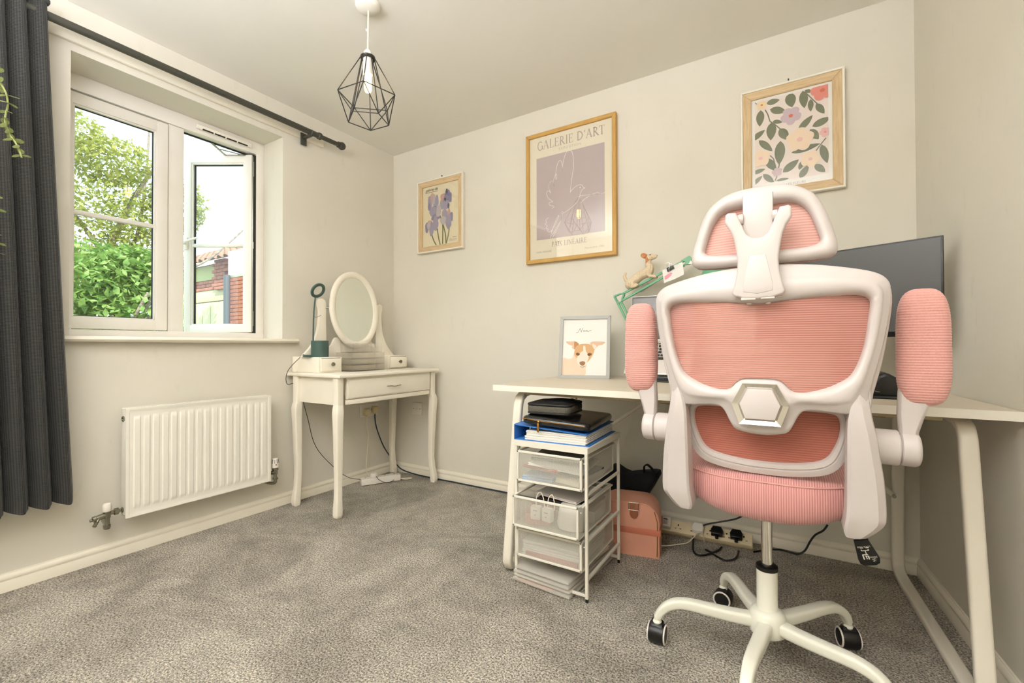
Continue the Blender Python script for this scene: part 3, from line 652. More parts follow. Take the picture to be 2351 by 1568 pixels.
# back stand with drawers, posts and the oval mirror
b = MB(); b.box(.03, .245, -.812, -.655, TZ, TZ+.092, b=.003); b.box(.05, .235, -.27, -.105, TZ, TZ+.092, b=.003)
b.box(.01, .035, -.83, -.10, TZ, TZ+.095, b=.004); b.build('drawer_case', 'van', vt)
for y0, y1 in ((-.799, -.664), (-.262, -.113)):
    b = MB(); b.box(.243, .252, y0, y1, TZ+.010, TZ+.084, b=.002); sd = b.build('small_drawer', 'van', vt)
    b = MB(); b.lathe([(.004, 0), (.004, .006), (.010, .010), (.0125, .016), (.011, .021), (.006, .024), (0, .025)], (.252, (y0+y1)/2, TZ+.049), (1, 0, 0), 20); b.build('knob', 'chromed', sd)
    MB().box(.244, .249, y0+.003, y1-.003, TZ+.0835, TZ+.0865).build('drawer_gap', 'gasket', sd)
for cy, sg in ((-.694, -1), (-.244, 1)):
    C = crom([(cy-sg*.026, TZ+.09), (cy-sg*.027, 1.02), (cy-sg*.024, 1.12), (cy-sg*.026, 1.19), (cy-sg*.020, 1.225), (cy+sg*.004, 1.238), (cy+sg*.026, 1.226), (cy+sg*.030, 1.20), (cy+sg*.022, 1.17), (cy+sg*.022, 1.12), (cy+sg*.038, 1.02), (cy+sg*.075, .945), (cy+sg*.13, .885), (cy+sg*.135, TZ+.09)], 4)
    MB().prism([tuple(p) for p in [(c[0], c[1]) for c in [(v.x, v.y) for v in [Vector((q[0], q[1], 0)) for q in C]]]], 'x', .092, .113, bev=.004).build('mirror_post', 'van', vt, smooth=45)
cr = crom([(-.655, TZ), (-.655, .925), (-.63, .945), (-.605, .99), (-.585, .998), (-.565, .985), (-.54, .95), (-.48, .925), (-.40, .93), (-.345, .985), (-.325, .995), (-.30, .965), (-.27, .925), (-.262, TZ)], 3)
MB().prism([(p[0], p[1]) for p in cr], 'x', .092, .108, bev=.003).build('crest_rail', 'van', vt, smooth=45)
mc = Vector((.128, -.467, 1.182)); TL = R(-4.0)
ell_ = lambda ra_, rb_, n=48: [(ra_*cos(2*pi*i/n), rb_*sin(2*pi*i/n)) for i in range(n)]
b = MB(); n = 56; sec = [(0, 0), (0, .012), (.006, .017), (.02, .019), (.032, .016), (.040, .010), (.040, 0)]
vs = []; k = len(sec)
for i in range(n):
    t = 2*pi*i/n
    for d, h in sec: vs.append((h, (.192-d)*cos(t), (.252-d)*sin(t)))
b.add(vs, [(i*k+q, i*k+(q+1) % k, ((i+1) % n)*k+(q+1) % k, ((i+1) % n)*k+q) for i in range(n) for q in range(k)])
mt = Matrix.Translation(mc) @ Matrix.Rotation(TL, 4, 'Y'); b.v = [tuple(mt @ Vector(v)) for v in b.v]
mf = b.build('mirror_frame', 'van', vt, smooth=50)
M['mirror'] = mat('mirror silver', (232, 236, 228), .015, metal=1)
b = MB(); b.prism(ell_(.156, .216), 'x', .001, .006); b.v = [tuple(mt @ Vector(v)) for v in b.v]; b.build('mirror_glass', 'mirror', mf)
b = MB(); b.cyl((.11, -.672, 1.182), (.125, -.655, 1.182), .004, n=8); b.cyl((.11, -.262, 1.182), (.125, -.279, 1.182), .004, n=8); b.build('pivot', 'chromed', vt)

# acrylic drawers and organiser on the dressing table
ac = thing('makeup_box', 'clear acrylic drawer box in the middle of the dressing table', 'organiser', (.25, -.495, TZ))
y0, y1, ax0, ax1, az = -.628, -.365, .14, .305, .118
b = MB()
for s_ in ((ax0, ax1, y0, y0+.003, 0, az), (ax0, ax1, y1-.003, y1, 0, az), (ax0, ax0+.003, y0, y1, 0, az), (ax0, ax1, y0, y1, az-.003, az), (ax0, ax1, y0, y1, 0, .003), (ax0, ax1, y0, y1, .075, .078), (ax0, ax1, y0, y1, .038, .041)):
    b.box(s_[0], s_[1], s_[2], s_[3], TZ+s_[4], TZ+s_[5])
b.build('case', 'acryl', ac)
for z0, z1 in ((.005, .036), (.043, .073), (.08, .113)):
    b = MB()
    b.box(ax1-.004, ax1, y0+.006, y1-.006, TZ+z0, TZ+z1, b=.001); b.box(ax0+.01, ax1, y0+.006, y0+.009, TZ+z0, TZ+z1); b.box(ax0+.01, ax1, y1-.009, y1-.006, TZ+z0, TZ+z1); b.box(ax0+.01, ax1, y0+.006, y1-.006, TZ+z0, TZ+z0+.002)
    b.build('drawer', 'acryl', ac)
M['cosm'] = mat('pale cosmetics', (232, 222, 206), .6)
og = thing('acrylic_organiser', 'clear acrylic lipstick organiser standing on the acrylic drawer box', 'organiser', (.25, -.5, TZ+az))
b = MB(); oz = TZ+az
b.box(.17, .30, y0+.02, y1-.02, oz, oz+.003)
for k in range(9):
    yy = y0+.02+k*(y1-y0-.043)/8; b.box(.17, .30, yy, yy+.0028, oz, oz+(.055 if k < 7 else .065)-.008*(k % 2))
for k in range(4): xx = .17+k*.042; b.box(xx, xx+.0028, y0+.02, y1-.02, oz, oz+.06-.008*k)
b.build('divider', 'acryl', og)
for k, (yy, xx) in enumerate(((-.57, .20), (-.52, .22), (-.45, .20), (-.41, .24))):
    MB().lathe([(.011, 0), (.012, .01), (.012, .05), (.008, .056), (.0, .056), ], (xx, yy, oz+.003), (0, 0, 1), 14).build('cup', 'acryl', og)

# dark green ring lamp with pen pot
gl = thing('ring_desk_lamp', 'dark green ring lamp with pen pot on the dressing table', 'lamp', (.18, -.755, TZ+.092))
gz0 = TZ+.092
b = MB(); cx_, cy_ = .175, -.756; rr_ = .050; vs = []; n = 40
for i in range(n):
    t = 2*pi*i/n; h = .098-.022*(1 if 5 < i < 11 else 0)
    vs += [(cx_+rr_*cos(t), cy_+rr_*sin(t), gz0), (cx_+rr_*cos(t), cy_+rr_*sin(t), gz0+h), (cx_+(rr_-.003)*cos(t), cy_+(rr_-.003)*sin(t), gz0+h), (cx_+(rr_-.003)*cos(t), cy_+(rr_-.003)*sin(t), gz0+.004)]
fs = [(i*4+q, i*4+q+1, ((i+1) % n)*4+q+1, ((i+1) % n)*4+q) for i in range(n) for q in range(3)]+[tuple(i*4 for i in range(n)), tuple(i*4+3 for i in range(n))]
b.add(vs, fs); b.build('pen_pot', 'dgreen', gl, smooth=40)
MB().box(.115, .18, -.832, -.77, gz0, gz0+.014, b=.006).build('base', 'dgreen', gl)
st = crom([bx(719, 778, .13), bx(720, 730, .125), bx(722, 700, .12), bx(724, 683, .12)], 4)
st[0].z = gz0+.06
MB().tube(st, .0045, 8).build('stem', 'dgreen', gl)
rc = bx(730, 667, .125); RA = (Vector((.86, .1, -.5))).normalized()
A = RA.orthogonal().normalized(); A = Vector((0, 0, 1)).cross(RA).normalized(); B = RA.cross(A)
b = MB(); n = 32; sec = rrect(.018, .012, .004, 2); vs = []
for i in range(n):
    t = 2*pi*i/n; d = A*cos(t)+B*sin(t)
    vs += [rc+d*(.040+p)+RA*q for p, q in sec]
k = len(sec); b.add(vs, [(i*k+q, i*k+(q+1) % k, ((i+1) % n)*k+(q+1) % k, ((i+1) % n)*k+q) for i in range(n) for q in range(k)])
b.build('light_ring', 'dgreen', gl, smooth=50)
b = MB(); b.tube(crom([bx(719, 727, .125), bx(727, 728, .135), bx(733, 726, .14), bx(737, 724, .14)], 3), .0012, 5); b.build('wire_tie', 'bcord', gl)
cp = [Vector((.12, -.83, gz0+.006)), bx(702, 815, .10)+Vector((0, -.02, 0)), Vector((.06, -.885, .80)), Vector((.05, -.886, .72)), bx(684, 885, .03), bx(705, 955, .03), bx(725, 1025, .03), bx(768, 1074, .03), bx(800, 1096, .06), bx(826, 1101, .10), Vector((.10, -.37, .012))]
MB().tube(crom(cp, 6), .0018, 6).build('cord', 'bcord', gl)

# ================================================================== SOCKETS, STRIP AND CABLES BY THE DRESSING TABLE
so_ = thing('wall_socket', 'double wall socket behind the dressing table', 'socket', (.004, -.24, .436))
MB().box(0, .009, -.318, -.160, .440, .528, b=.003).build('face_plate', 'wplast', so_)
b = MB()
for yy in (-.300, -.215): b.box(.008, .0125, yy, yy+.012, .497, .515, b=.001)
b.build('rocker_switch', 'wplast', so_)
def ukplug(name, label, loc, ax, matn, group=None):
    """ax: outward direction of the plug body; cord leaves downwards"""
    o = thing(name, label, 'plug', loc, group=group)
    b = MB(); a = math.atan2(ax[1], ax[0]); mt = Matrix.Rotation(a, 4, 'Z')
    b.prism([(-.024, -.020), (.024, -.020), (.026, .010), (.014, .026), (-.014, .026), (-.026, .010)], 'x', 0, .028, bev=.006, seg=3, mtx=mt)
    b.build('plug_body', matn, o, local=True, smooth=50); b = MB(); b.prism([(-.006, -.030), (.006, -.030), (.007, -.018), (-.007, -.018)], 'x', .006, .018, bev=.003, mtx=mt); b.build('cord_grip', matn, o, local=True); return o
M['oldplug'] = mat('yellowed plug', (222, 206, 160), .5)
p1 = bx(840, 947, .01); p2 = bx(861, 940, .01)
ukplug('mains_plug', 'cream plug in the left half of the wall socket', (.010, -.275, .473), (1, 0), 'oldplug', group='plugs in the wall socket')
ukplug('mains_plug', 'cream plug with thick dark cable in the right half of the wall socket', (.010, -.200, .482), (1, 0), 'oldplug', group='plugs in the wall socket')
ph = thing('phone_socket', 'small square white socket plate on the picture wall near the corner', 'socket', (.247, -.004, .437))
MB().box(.200, .293, -.008, 0, .438, .527, b=.0025).build('face_plate', 'wplast', ph)
b = MB(); b.cyl((.214, -.008, .483), (.214, -.0095, .483), .003, n=10); b.cyl((.279, -.008, .483), (.279, -.0095, .483), .003, n=10); b.build('screw', 'black', ph)
MB().box(.236, .258, -.0095, -.008, .478, .490).build('outlet', 'rim', ph)
MB().tube(crom([(.022, -.275, .447), (.022, -.278, .40), (.024, -.262, .30), (.022, -.268, .20), (.028, -.283, .10), (.045, -.285, .040), (.11, -.25, .01), (.20, -.20, .006), (.245, -.135, .006), (.29, -.10, .006), (.275, -.155, .008), (.215, -.165, .014)], 6), .0032, 7).build('white_flex', 'wcord', None, label='cream flex hanging from the left plug down to the extension lead', category='cable')
MB().tube(crom([(.022, -.200, .455), (.022, -.200, .42), (.024, -.19, .36), (.026, -.16, .28), (.026, -.12, .20), (.026, -.07, .13), (.028, -.035, .085), (.06, -.024, .05), (.12, -.024, .022), (.25, -.024, .008), (.45, -.024, .006), (.60, -.026, .008), (.8, -.022, .006), (1.1, -.024, .008), (1.4, -.024, .006), (1.7, -.022, .008)], 6), .0042, 8).build('dark_cable', 'ncord', None, label='thick blue-black cable running from the socket along the skirting', category='cable')
def pstrip(name, label, P, Q, wd, ht, matn, ns, tilt=0):
    """extension block from P to Q on the floor"""
    P = Vector(P); Q = Vector(Q); L = (Q-P).length; a = math.atan2(Q.y-P.y, Q.x-P.x)
    o = thing(name, label, 'extension lead', P, rz=a); X = Matrix.Rotation(tilt, 4, 'X')
    b = MB(); b.box(0, L, -wd/2, wd/2, 0, ht, b=.004, mtx=X); b.build('body', matn, o, local=True)
    b = MB()
    for k in range(ns):
        c = L*(k+.5)/ns
        b.box(c-.003, c+.003, .004, .012, ht-.0002, ht+.0006, mtx=X)
        for s_ in (-1, 1): b.box(c+s_*.011-.004, c+s_*.011+.004, -.012, -.009, ht-.0002, ht+.0006, mtx=X)
    b.build('socket_slot', 'black', o, local=True); return o, a, L
ps, a_, L_ = pstrip('extension_lead', 'white four-way extension lead on the carpet behind the dressing table', (.105, -.395, .004), (.235, -.165, .004), .055, .042, 'wplast', 4, tilt=0)
pp = thing('mains_plug', 'white round-topped plug standing in the extension lead under the dressing table', 'plug', Vector((.105, -.395, .047))+(Vector((.235, -.165, .047))-Vector((.105, -.395, .047)))*.33)
b = MB(); b.lathe([(.024, 0), (.025, .004), (.024, .020), (.018, .027), (0, .028)], (0, 0, 0), (0, 0, 1), 20); b.build('plug_body', 'wplast', pp, local=True, smooth=40)
q = pp.location
MB().tube(crom([q+Vector((.022, 0, .008)), q+Vector((.045, .0, -.01)), q+Vector((.075, .03, -.034)), q+Vector((.09, .08, -.036)), q+Vector((.07, .14, -.02)), q+Vector((.03, .15, -.004)), q+Vector((-.01, .12, -.003))], 5), .0018, 6).build('black_lead', 'bcord', None, label='thin black lead looping over the white extension lead', category='cable')

# ================================================================== PENDANT LIGHT
LX, LY = 1.055, -1.146
pl = thing('pendant_light', 'black wire cage pendant light with lit bulb hanging from the ceiling', 'lamp', (LX, LY, 1.86))
MB().lathe([(.052, 0), (.052, -.006), (.046, -.018), (.030, -.026), (.008, -.028), (0, -.028)], (LX, LY, RH), (0, 0, 1), 32).build('ceiling_rose', 'wplast', pl)
MB().tube([(LX+.003, LY, 2.374), (LX+.001, LY, 2.29), (LX, LY, 2.20)], .0035, 8).build('cord', 'wcord', pl)
MB().tube([(LX-.001, LY, 2.285), (LX-.008, LY-.004, 2.291), (LX-.009, LY-.004, 2.298), (LX-.003, LY, 2.294)], .0018, 6).build('cord_clip', 'wplast', pl)
b = MB(); b.lathe([(.004, 2.208), (.009, 2.206), (.016, 2.196), (.020, 2.184), (.020, 2.176), (.0195, 2.172), (.0195, 2.128), (.0205, 2.127), (.0205, 2.10), (.0185, 2.098), (0, 2.098)], (LX, LY, 0)); b.build('lamp_holder', 'wplast', pl)
b = MB()
for t0_ in (0, pi/2, pi, 3*pi/2):
    c, s_ = cos(t0_)*.011, sin(t0_)*.011; b.tube(crom([(LX+c, LY+s_, 2.10), (LX+c*1.1, LY+s_*1.1, 2.06), (LX+c*.9, LY+s_*.9, 2.035), (LX+c*.2, LY+s_*.2, 2.028)], 3), .0068, 10)
b.ell((LX, LY, 2.062), (.014, .014, .032), 14, 8)
b.build('bulb', 'bulb', pl)
rgt = Vector((_r0.x, _r0.y, 0)); nea = Vector((-_f.x, -_f.y, 0)).normalized()
def pp_(ang, rad, z, cx=0.0): a = R(ang); return Vector((LX, LY, z))+rgt*(rad*sin(a)+cx)+nea*rad*cos(a)
V_ = [pp_(a, .121, 2.003) for a in (-62, 10, 82, 154, 226)]; W_ = [pp_(a, .088, 1.902) for a in (-26, 46, 118, 190, 262)]
X_ = [pp_(a, .078, 1.872) for a in ()]
b = MB(); wr = .0021
def wire(p, q): b.tube([p, q], wr, 6)
top = lambda v: Vector((LX, LY, 2.172))+(Vector((v.x, v.y, 0))-Vector((LX, LY, 0))).normalized()*.028
for i in range(5):
    wire(top(V_[i]), V_[i]); wire(V_[i], V_[(i+1) % 5]); wire(V_[i], W_[i]); wire(V_[(i+1) % 5], W_[i]); wire(W_[i], W_[(i+1) % 5]); wire(top(W_[i]), W_[i])
Y_ = [pp_(a, .060, 1.868) for a in (-62, 58, 178)]
b.tube([Vector((LX, LY, 2.172))+Vector((cos(2*pi*k/24)*.028, sin(2*pi*k/24)*.028, 0)) for k in range(24)], .0035, 6, closed=True)
b.build('wire_cage', 'cage', pl)
b = MB(); b.lathe([(.030, 2.166), (.030, 2.176), (.018, 2.178), (.018, 2.166)], (LX, LY, 0), n=24); b.build('cage_collar', 'cage', pl)

# ================================================================== PICTURES
def frame(o, x0, x1, z0, z1, wd, mv, mh, y0, y1, nm, bev=.002):
    """four mitred rails, one part each"""
    for k, (pl_, mt_) in enumerate((([(x0, z0), (x0+wd, z0+wd), (x0+wd, z1-wd), (x0, z1)], mv), ([(x1, z0), (x1, z1), (x1-wd, z1-wd), (x1-wd, z0+wd)], mv),
                                    ([(x0, z1), (x0+wd, z1-wd), (x1-wd, z1-wd), (x1, z1)], mh), ([(x0, z0), (x1, z0), (x1-wd, z0+wd), (x0+wd, z0+wd)], mh))):
        MB().prism(pl_, 'y', y0, y1, bev=bev, seg=1).build(nm, mt_, o)
def quad(ps, y): return [by(p[0], p[1], y) for p in ps]
def inv(zx, zy, x0, y0, s): return (x0+zx*s, y0+zy*s)
# --- art poster with the line dove
M['mauve'] = mat('mauve print', (190, 174, 172), .8); M['pcream'] = mat('cream print sheet', (232, 223, 200), .8); M['gtxt'] = mat('grey mauve ink', (186, 170, 160), .8)
M['gtxt2'] = mat('pale ink', (200, 188, 172), .8); M['line'] = mat('white ink', (244, 236, 228), .8)
gx0, gx1, gzz0, gzz1 = 1.187, 1.764, 1.446, 2.243
gp = thing('poster_dove', 'tall gold oak framed mauve poster with a white line-drawn dove', 'picture', ((gx0+gx1)/2, -.012, gzz0))
frame(gp, gx0, gx1, gzz0, gzz1, .023, 'amb_v', 'amb_h', -.030, -.001, 'frame_rail')
yp = -.016
MB().box(gx0+.015, gx1-.015, yp, yp+.004, gzz0+.015, gzz1-.015).build('print_sheet', 'pcream', gp)
MB().box(gx0+.02, gx1-.02, -.0245, -.0225, gzz0+.02, gzz1-.02).build('glass', 'picglass', gp)
fx = lambda t: gx0+(gx1-gx0)*t
G = lambda zx, zy: by(*inv(zx, zy, 1200, 240, .24242), yp-.001)
qd = [G(133, 512), G(780, 358), G(773, 1202), G(131, 1283)]
qx0, qx1 = (qd[0].x+qd[3].x)/2, (qd[1].x+qd[2].x)/2; qz0, qz1 = (qd[2].z+qd[3].z)/2, (qd[0].z+qd[1].z)/2
art = MB(); art.box(qx0, qx1, yp-.0008, yp+.001, qz0, qz1); art.build('colour_field', 'mauve', gp, smooth=0)
b = MB(); yl = yp-.0012
def ln(pts, wd_=.0017, closed=False):
    P = [G(*p) for p in pts]; P = [Vector((p.x, yl, p.z)) for p in P]; C = crom(P, 4)
    for i in range(len(C)-1):
        d = (C[i+1]-C[i]); 
        if d.length < 1e-5: continue
        d.normalize(); n = Vector((-d.z, 0, d.x))*wd_*.75; b.add([C[i]-n-d*.0004, C[i]+n-d*.0004, C[i+1]+n+d*.0004, C[i+1]-n+d*.0004], [(0, 1, 2, 3)])
ln([(450, 830), (465, 700), (480, 600), (478, 500), (462, 440), (430, 436), (405, 470), (385, 540), (376, 600), (375, 628)])
ln([(375, 628), (374, 565), (358, 530), (335, 550), (318, 610), (312, 690), (318, 708), (326, 680), (314, 657), (300, 690), (290, 730), (298, 772)])
ln([(298, 772), (287, 737), (268, 728), (250, 760), (251, 800), (267, 838), (250, 820), (232, 822), (226, 850), (245, 890), (285, 920), (262, 925), (248, 940), (262, 955), (297, 966), (278, 985)])
ln([(450, 830), (490, 785), (530, 762), (560, 762), (575, 785), (592, 790), (570, 800), (548, 835), (530, 900), (480, 960), (430, 1000), (385, 1028), (370, 1035), (368, 1020), (380, 1015), (386, 1030)])
ln([(522, 878), (560, 862), (640, 855), (720, 850), (778, 834)]); ln([(550, 932), (580, 900), (640, 860), (710, 832), (718, 850), (640, 858)])
ln([(380, 1035), (365, 1090), (330, 1150), (290, 1220), (268, 1240), (280, 1190), (310, 1110), (340, 1048), (338, 1075), (300, 1150), (262, 1205), (235, 1200), (240, 1180), (222, 1170), (232, 1150), (212, 1130), (228, 1118), (220, 1095), (245, 1072)])
ln([(375, 1060), (350, 1130), (310, 1210), (285, 1258)]); ln([(268, 1240), (262, 1264)]); e = G(544, 785)
b.add([(e.x+.004*cos(t), yl, e.z+.004*sin(t)) for t in [k*pi/5 for k in range(10)]], [tuple(range(10))]); b.build('dove_drawing', 'line', gp, smooth=0)
# small serif capitals drawn with strokes
GL = {'G': ([('a', .5, .5, .42, .5, 45, 318, .1)], [(.88, .08, .88, .46, .12), (.68, .46, 1.0, .46, .05)], .95), 'A': ([], [(.08, 0, .46, 1, .05), (.46, 1, .86, 0, .13), (.2, .36, .72, .36, .045), (-.02, .02, .22, .02, .05), (.7, .02, 1.0, .02, .05)], .98),
      'L': ([], [(.18, 0, .18, 1, .12), (.05, .02, .72, .02, .05), (.05, .98, .34, .98, .05), (.72, 0, .74, .24, .05)], .76), 'E': ([], [(.18, 0, .18, 1, .12), (.05, .02, .72, .02, .05), (.05, .98, .68, .98, .05), (.18, .52, .56, .52, .05), (.72, 0, .74, .22, .05), (.67, .8, .68, 1, .05), (.55, .42, .55, .62, .04)], .78),
      'R': ([('a', .2, .74, .42, .245, -90, 90, .1)], [(.18, 0, .18, 1, .12), (.05, .98, .3, .98, .05), (.05, .02, .34, .02, .05), (.36, .5, .84, .02, .12), (.78, .02, .98, .02, .05), (.18, .5, .3, .5, .05)], .92), 'I': ([], [(.18, 0, .18, 1, .12), (.04, .98, .32, .98, .05), (.04, .02, .32, .02, .05)], .36),
      'D': ([('a', .26, .5, .62, .48, -90, 90, .11)], [(.18, 0, .18, 1, .12), (.05, .98, .32, .98, .05), (.05, .02, .32, .02, .05)], .98), "'": ([], [(.16, .74, .2, 1, .1)], .3), 'T': ([], [(.38, 0, .38, 1, .12), (.02, .98, .74, .98, .05), (.02, .8, .03, 1, .05), (.73, .8, .74, 1, .05), (.25, .02, .51, .02, .05)], .78),
      'P': ([('a', .2, .72, .42, .26, -90, 90, .1)], [(.18, 0, .18, 1, .12), (.05, .98, .3, .98, .05), (.05, .02, .34, .02, .05)], .7), 'X': ([], [(.1, 1, .72, 0, .12), (.7, 1, .1, 0, .05), (0, .98, .26, .98, .05), (.56, .98, .8, .98, .05), (0, .02, .22, .02, .05), (.58, .02, .84, .02, .05)], .84),
      'N': ([], [(.16, 0, .16, 1, .05), (.16, 1, .84, 0, .12), (.84, 0, .84, 1, .05), (.02, .98, .22, .98, .05), (.04, .02, .3, .02, .05), (.7, .98, .98, .98, .05)], 1.0), 'É': ([], [(.18, 0, .18, 1, .12), (.05, .02, .72, .02, .05), (.05, .98, .68, .98, .05), (.18, .52, .56, .52, .05), (.36, 1.1, .54, 1.26, .07)], .78), ' ': ([], [], .42)}
def caps(word, xa, xb, z, h, y, name, mt_, parent):
    tot = sum(GL[c][2]+.10 for c in word)-.10; s = (xb-xa)/tot; b = MB(); x = xa
    for c in word:
        arcs, bars, wd = GL[c]
        def bar(p, q, w_):
            d = Vector((q[0]-p[0], 0, q[1]-p[1])); 
            if d.length < 1e-6: return
            d.normalize(); n = Vector((-d.z, 0, d.x))*w_/2*h
            b.add([Vector((p[0], y, p[1]))-n, Vector((p[0], y, p[1]))+n, Vector((q[0], y, q[1]))+n, Vector((q[0], y, q[1]))-n], [(0, 1, 2, 3)])
        for (u0, v0, u1, v1, w_) in bars: bar((x+u0*s, z+v0*h), (x+u1*s, z+v1*h), w_)
        for (_, cx, cz, ra_, rb_, a0, a1, w_) in arcs:
            pts = [(x+(cx+ra_*cos(R(a0+(a1-a0)*k/14)))*s, z+(cz+rb_*sin(R(a0+(a1-a0)*k/14)))*h) for k in range(15)]
            for i in range(14): bar(pts[i], pts[i+1], w_)
        x += (wd+.10)*s
    return b.build(name, mt_, parent, smooth=0)
t0, t1 = G(140, 428), G(775, 275)
caps("GALERIE D'ART", t0.x, t1.x, (t0.z+t1.z)/2-.004, .052, yp-.001, 'title_lettering', 'gtxt', gp)
t0, t1 = G(275, 1343), G(608, 1305); caps("PAIX LINÉAIRE", t0.x, t1.x, (t0.z+t1.z)/2, .029, yp-.001, 'subtitle_lettering', 'gtxt', gp)
t0 = G(445, 392); text('EXPOSITION', .021, 'gtxt2', 'small_lettering', gp, onwall(t0.x, yp-.0005, t0.z-.009), sp=1.25)
t0 = G(128, 1412); text('PARIS, FRANCE', .0155, 'gtxt2', 'small_lettering', gp, onwall(t0.x, yp-.0005, t0.z), align='LEFT')
t0 = G(772, 1345); text('Novembre 1986', .0175, 'gtxt2', 'small_lettering', gp, onwall(t0.x, yp-.0005, t0.z), align='RIGHT')

# --- flat cut-out flower shapes, shared by both flower prints
def leafpoly(p0, p1, wd, n=7, y=0):
    p0 = Vector((p0[0], y, p0[1])); p1 = Vector((p1[0], y, p1[1])); d = p1-p0; nn = Vector((-d.z, 0, d.x)).normalized(); A = []; B = []
    for k in range(n+1):
        t = k/n; w_ = wd/2*sin(pi*t**.85)**.8 if 0 < t < 1 else 0; A.append(p0+d*t+nn*w_); B.append(p0+d*t-nn*w_)
    return A+B[1:-1][::-1]
# --- botanical print in the wide oak frame
fx0, fx1, fz0, fz1 = 2.384, 2.790, 1.628, 2.156
fp = thing('poster_flowers', 'pale oak and white framed print of pastel flowers and grey leaves', 'picture', ((fx0+fx1)/2, -.014, fz0))
frame(fp, fx0, fx1, fz0, fz1, .009, 'white', 'white', -.030, -.001, 'outer_rail')
frame(fp, fx0+.007, fx1-.007, fz0+.007, fz1-.007, .038, 'oak_v', 'oak_h', -.024, -.002, 'frame_rail', bev=.003)
ypf = -.013
MB().box(fx0+.035, fx1-.035, ypf, ypf+.004, fz0+.035, fz1-.035).build('print_sheet', 'paper', fp)
MB().box(fx0+.04, fx1-.04, -.0185, -.0170, fz0+.04, fz1-.04).build('glass', 'picglass', fp)
F = lambda zx, zy: by(*inv(zx, zy, 1680, 140, .20408), ypf)
c_ = [F(258, 470), F(1083, 262), F(1083, 1272), F(258, 1388)]
px0, px1 = c_[0].x, c_[1].x; pz1 = (c_[0].z+c_[1].z)/2; pz0 = (c_[2].z+c_[3].z)/2
cols = [('p0', (238, 224, 214)), ('p1', (118, 122, 96)), ('p2', (240, 214, 170)), ('p3', (205, 184, 190)), ('p4', (226, 142, 128)), ('p5', (234, 186, 182)), ('p6', (214, 108, 78)), ('p7', (242, 218, 190))]
for n_, c in cols: M[n_] = mat('ink '+n_, c, .8)
b = MB(); lay = [ypf-.0004]
def ap(i, pts):
    lay[0] -= .000035; b.mi = i; b.add([(min(max(p[0], px0), px1), lay[0], min(max(p[2], pz0), pz1)) for p in pts], [tuple(range(len(pts)))])
ap(0, [(px0, 0, pz0), (px1, 0, pz0), (px1, 0, pz1), (px0, 0, pz1)])
k_ = (px1-px0)/(1083-258)
for (a0, a1_, a2, a3, wd) in ((390, 480, 540, 437, 80), (325, 555, 315, 740, 100), (430, 545, 610, 570, 100), (645, 360, 680, 522, 125), (460, 680, 570, 690, 55), (450, 690, 440, 895, 120), (540, 760, 632, 888, 110), (800, 335, 818, 532, 100), (888, 430, 888, 570, 65), (950, 480, 1042, 592, 80), (820, 330, 900, 348, 50), (750, 785, 912, 608, 85), (905, 738, 1120, 630, 95), (880, 770, 977, 882, 95), (220, 900, 375, 775, 80), (305, 895, 460, 1015, 85), (548, 900, 532, 1170, 125), (385, 1100, 500, 1235, 100), (575, 1255, 755, 1108, 100), (670, 1035, 1000, 928, 85), (1010, 940, 1076, 1150, 90), (932, 1165, 1052, 1250, 85), (760, 1225, 800, 1110, 55), (765, 1320, 865, 1170, 85), (230, 1270, 378, 1215, 60), (230, 1400, 345, 1292, 60), (352, 1275, 478, 1372, 75), (500, 1350, 645, 1320, 45)):
    p, q = F(a0, a1_), F(a2, a3); ap(1, leafpoly((p.x, p.z), (q.x, q.z), wd*k_*.98))
for st_ in (((375, 550), (405, 600), (430, 680), (480, 710), (550, 770)), ((820, 350), (870, 395), (905, 430), (970, 490)), ((1060, 865), (1005, 935), (948, 1010)), ((528, 1205), (545, 1110)), ((488, 1350), (512, 1290)), ((415, 1048), (470, 1100), (490, 1180)), ((258, 470), (290, 495))):
    P = [F(*p) for p in st_]
    for i in range(len(P)-1):
        d = Vector((P[i+1].x-P[i].x, 0, P[i+1].z-P[i].z)).normalized(); n = Vector((-d.z, 0, d.x))*.0022; ap(1, [P[i]-n, P[i]+n, P[i+1]+n, P[i+1]-n])
def flower(cx, cy, r_, ci, cc, ph=0):
    c = F(cx, cy); r_ *= k_
    for k in range(5):
        a = ph+2*pi*k/5; e = Vector((c.x+cos(a)*r_*.56, 0, c.z+sin(a)*r_*.56))
        ap(ci, [(e.x+r_*.47*cos(t)*(1+.06*sin(5*t)), 0, e.z+r_*.47*sin(t)*(1+.05*sin(3*t))) for t in [2*pi*j/14 for j in range(14)]])
    ap(cc, [(c.x+r_*.22*(1+.15*sin(5*t))*cos(t), 0, c.z+r_*.2*(1+.15*sin(5*t))*sin(t)) for t in [2*pi*j/12 for j in range(12)]])
flower(338, 498, 62, 2, 6, .3); flower(665, 618, 118, 3, 6, .9); flower(1020, 330, 128, 4, 6, .5); flower(765, 885, 155, 7, 5, .2); flower(1050, 800, 62, 5, 4, .7); flower(325, 1098, 118, 7, 5, .4); flower(885, 1105, 108, 7, 5, 1.1); flower(510, 1252, 60, 3, 5, .5)
b.build('printed_flowers', [c[0] for c in cols], fp, smooth=0)
t0 = F(835, 1365); text('LES FLEURS', .0155, 'gtxt', 'lettering', fp, onwall(t0.x, ypf-.0006, t0.z), align='RIGHT')
b = MB(); b.tube([(2.581, 0, 2.171), (2.581, -.012, 2.173)], .0022, 8); b.tube([(2.581, -.010, 2.173), (2.581, -.012, 2.166)], .003, 8); b.build('picture_hook', 'rod', fp)
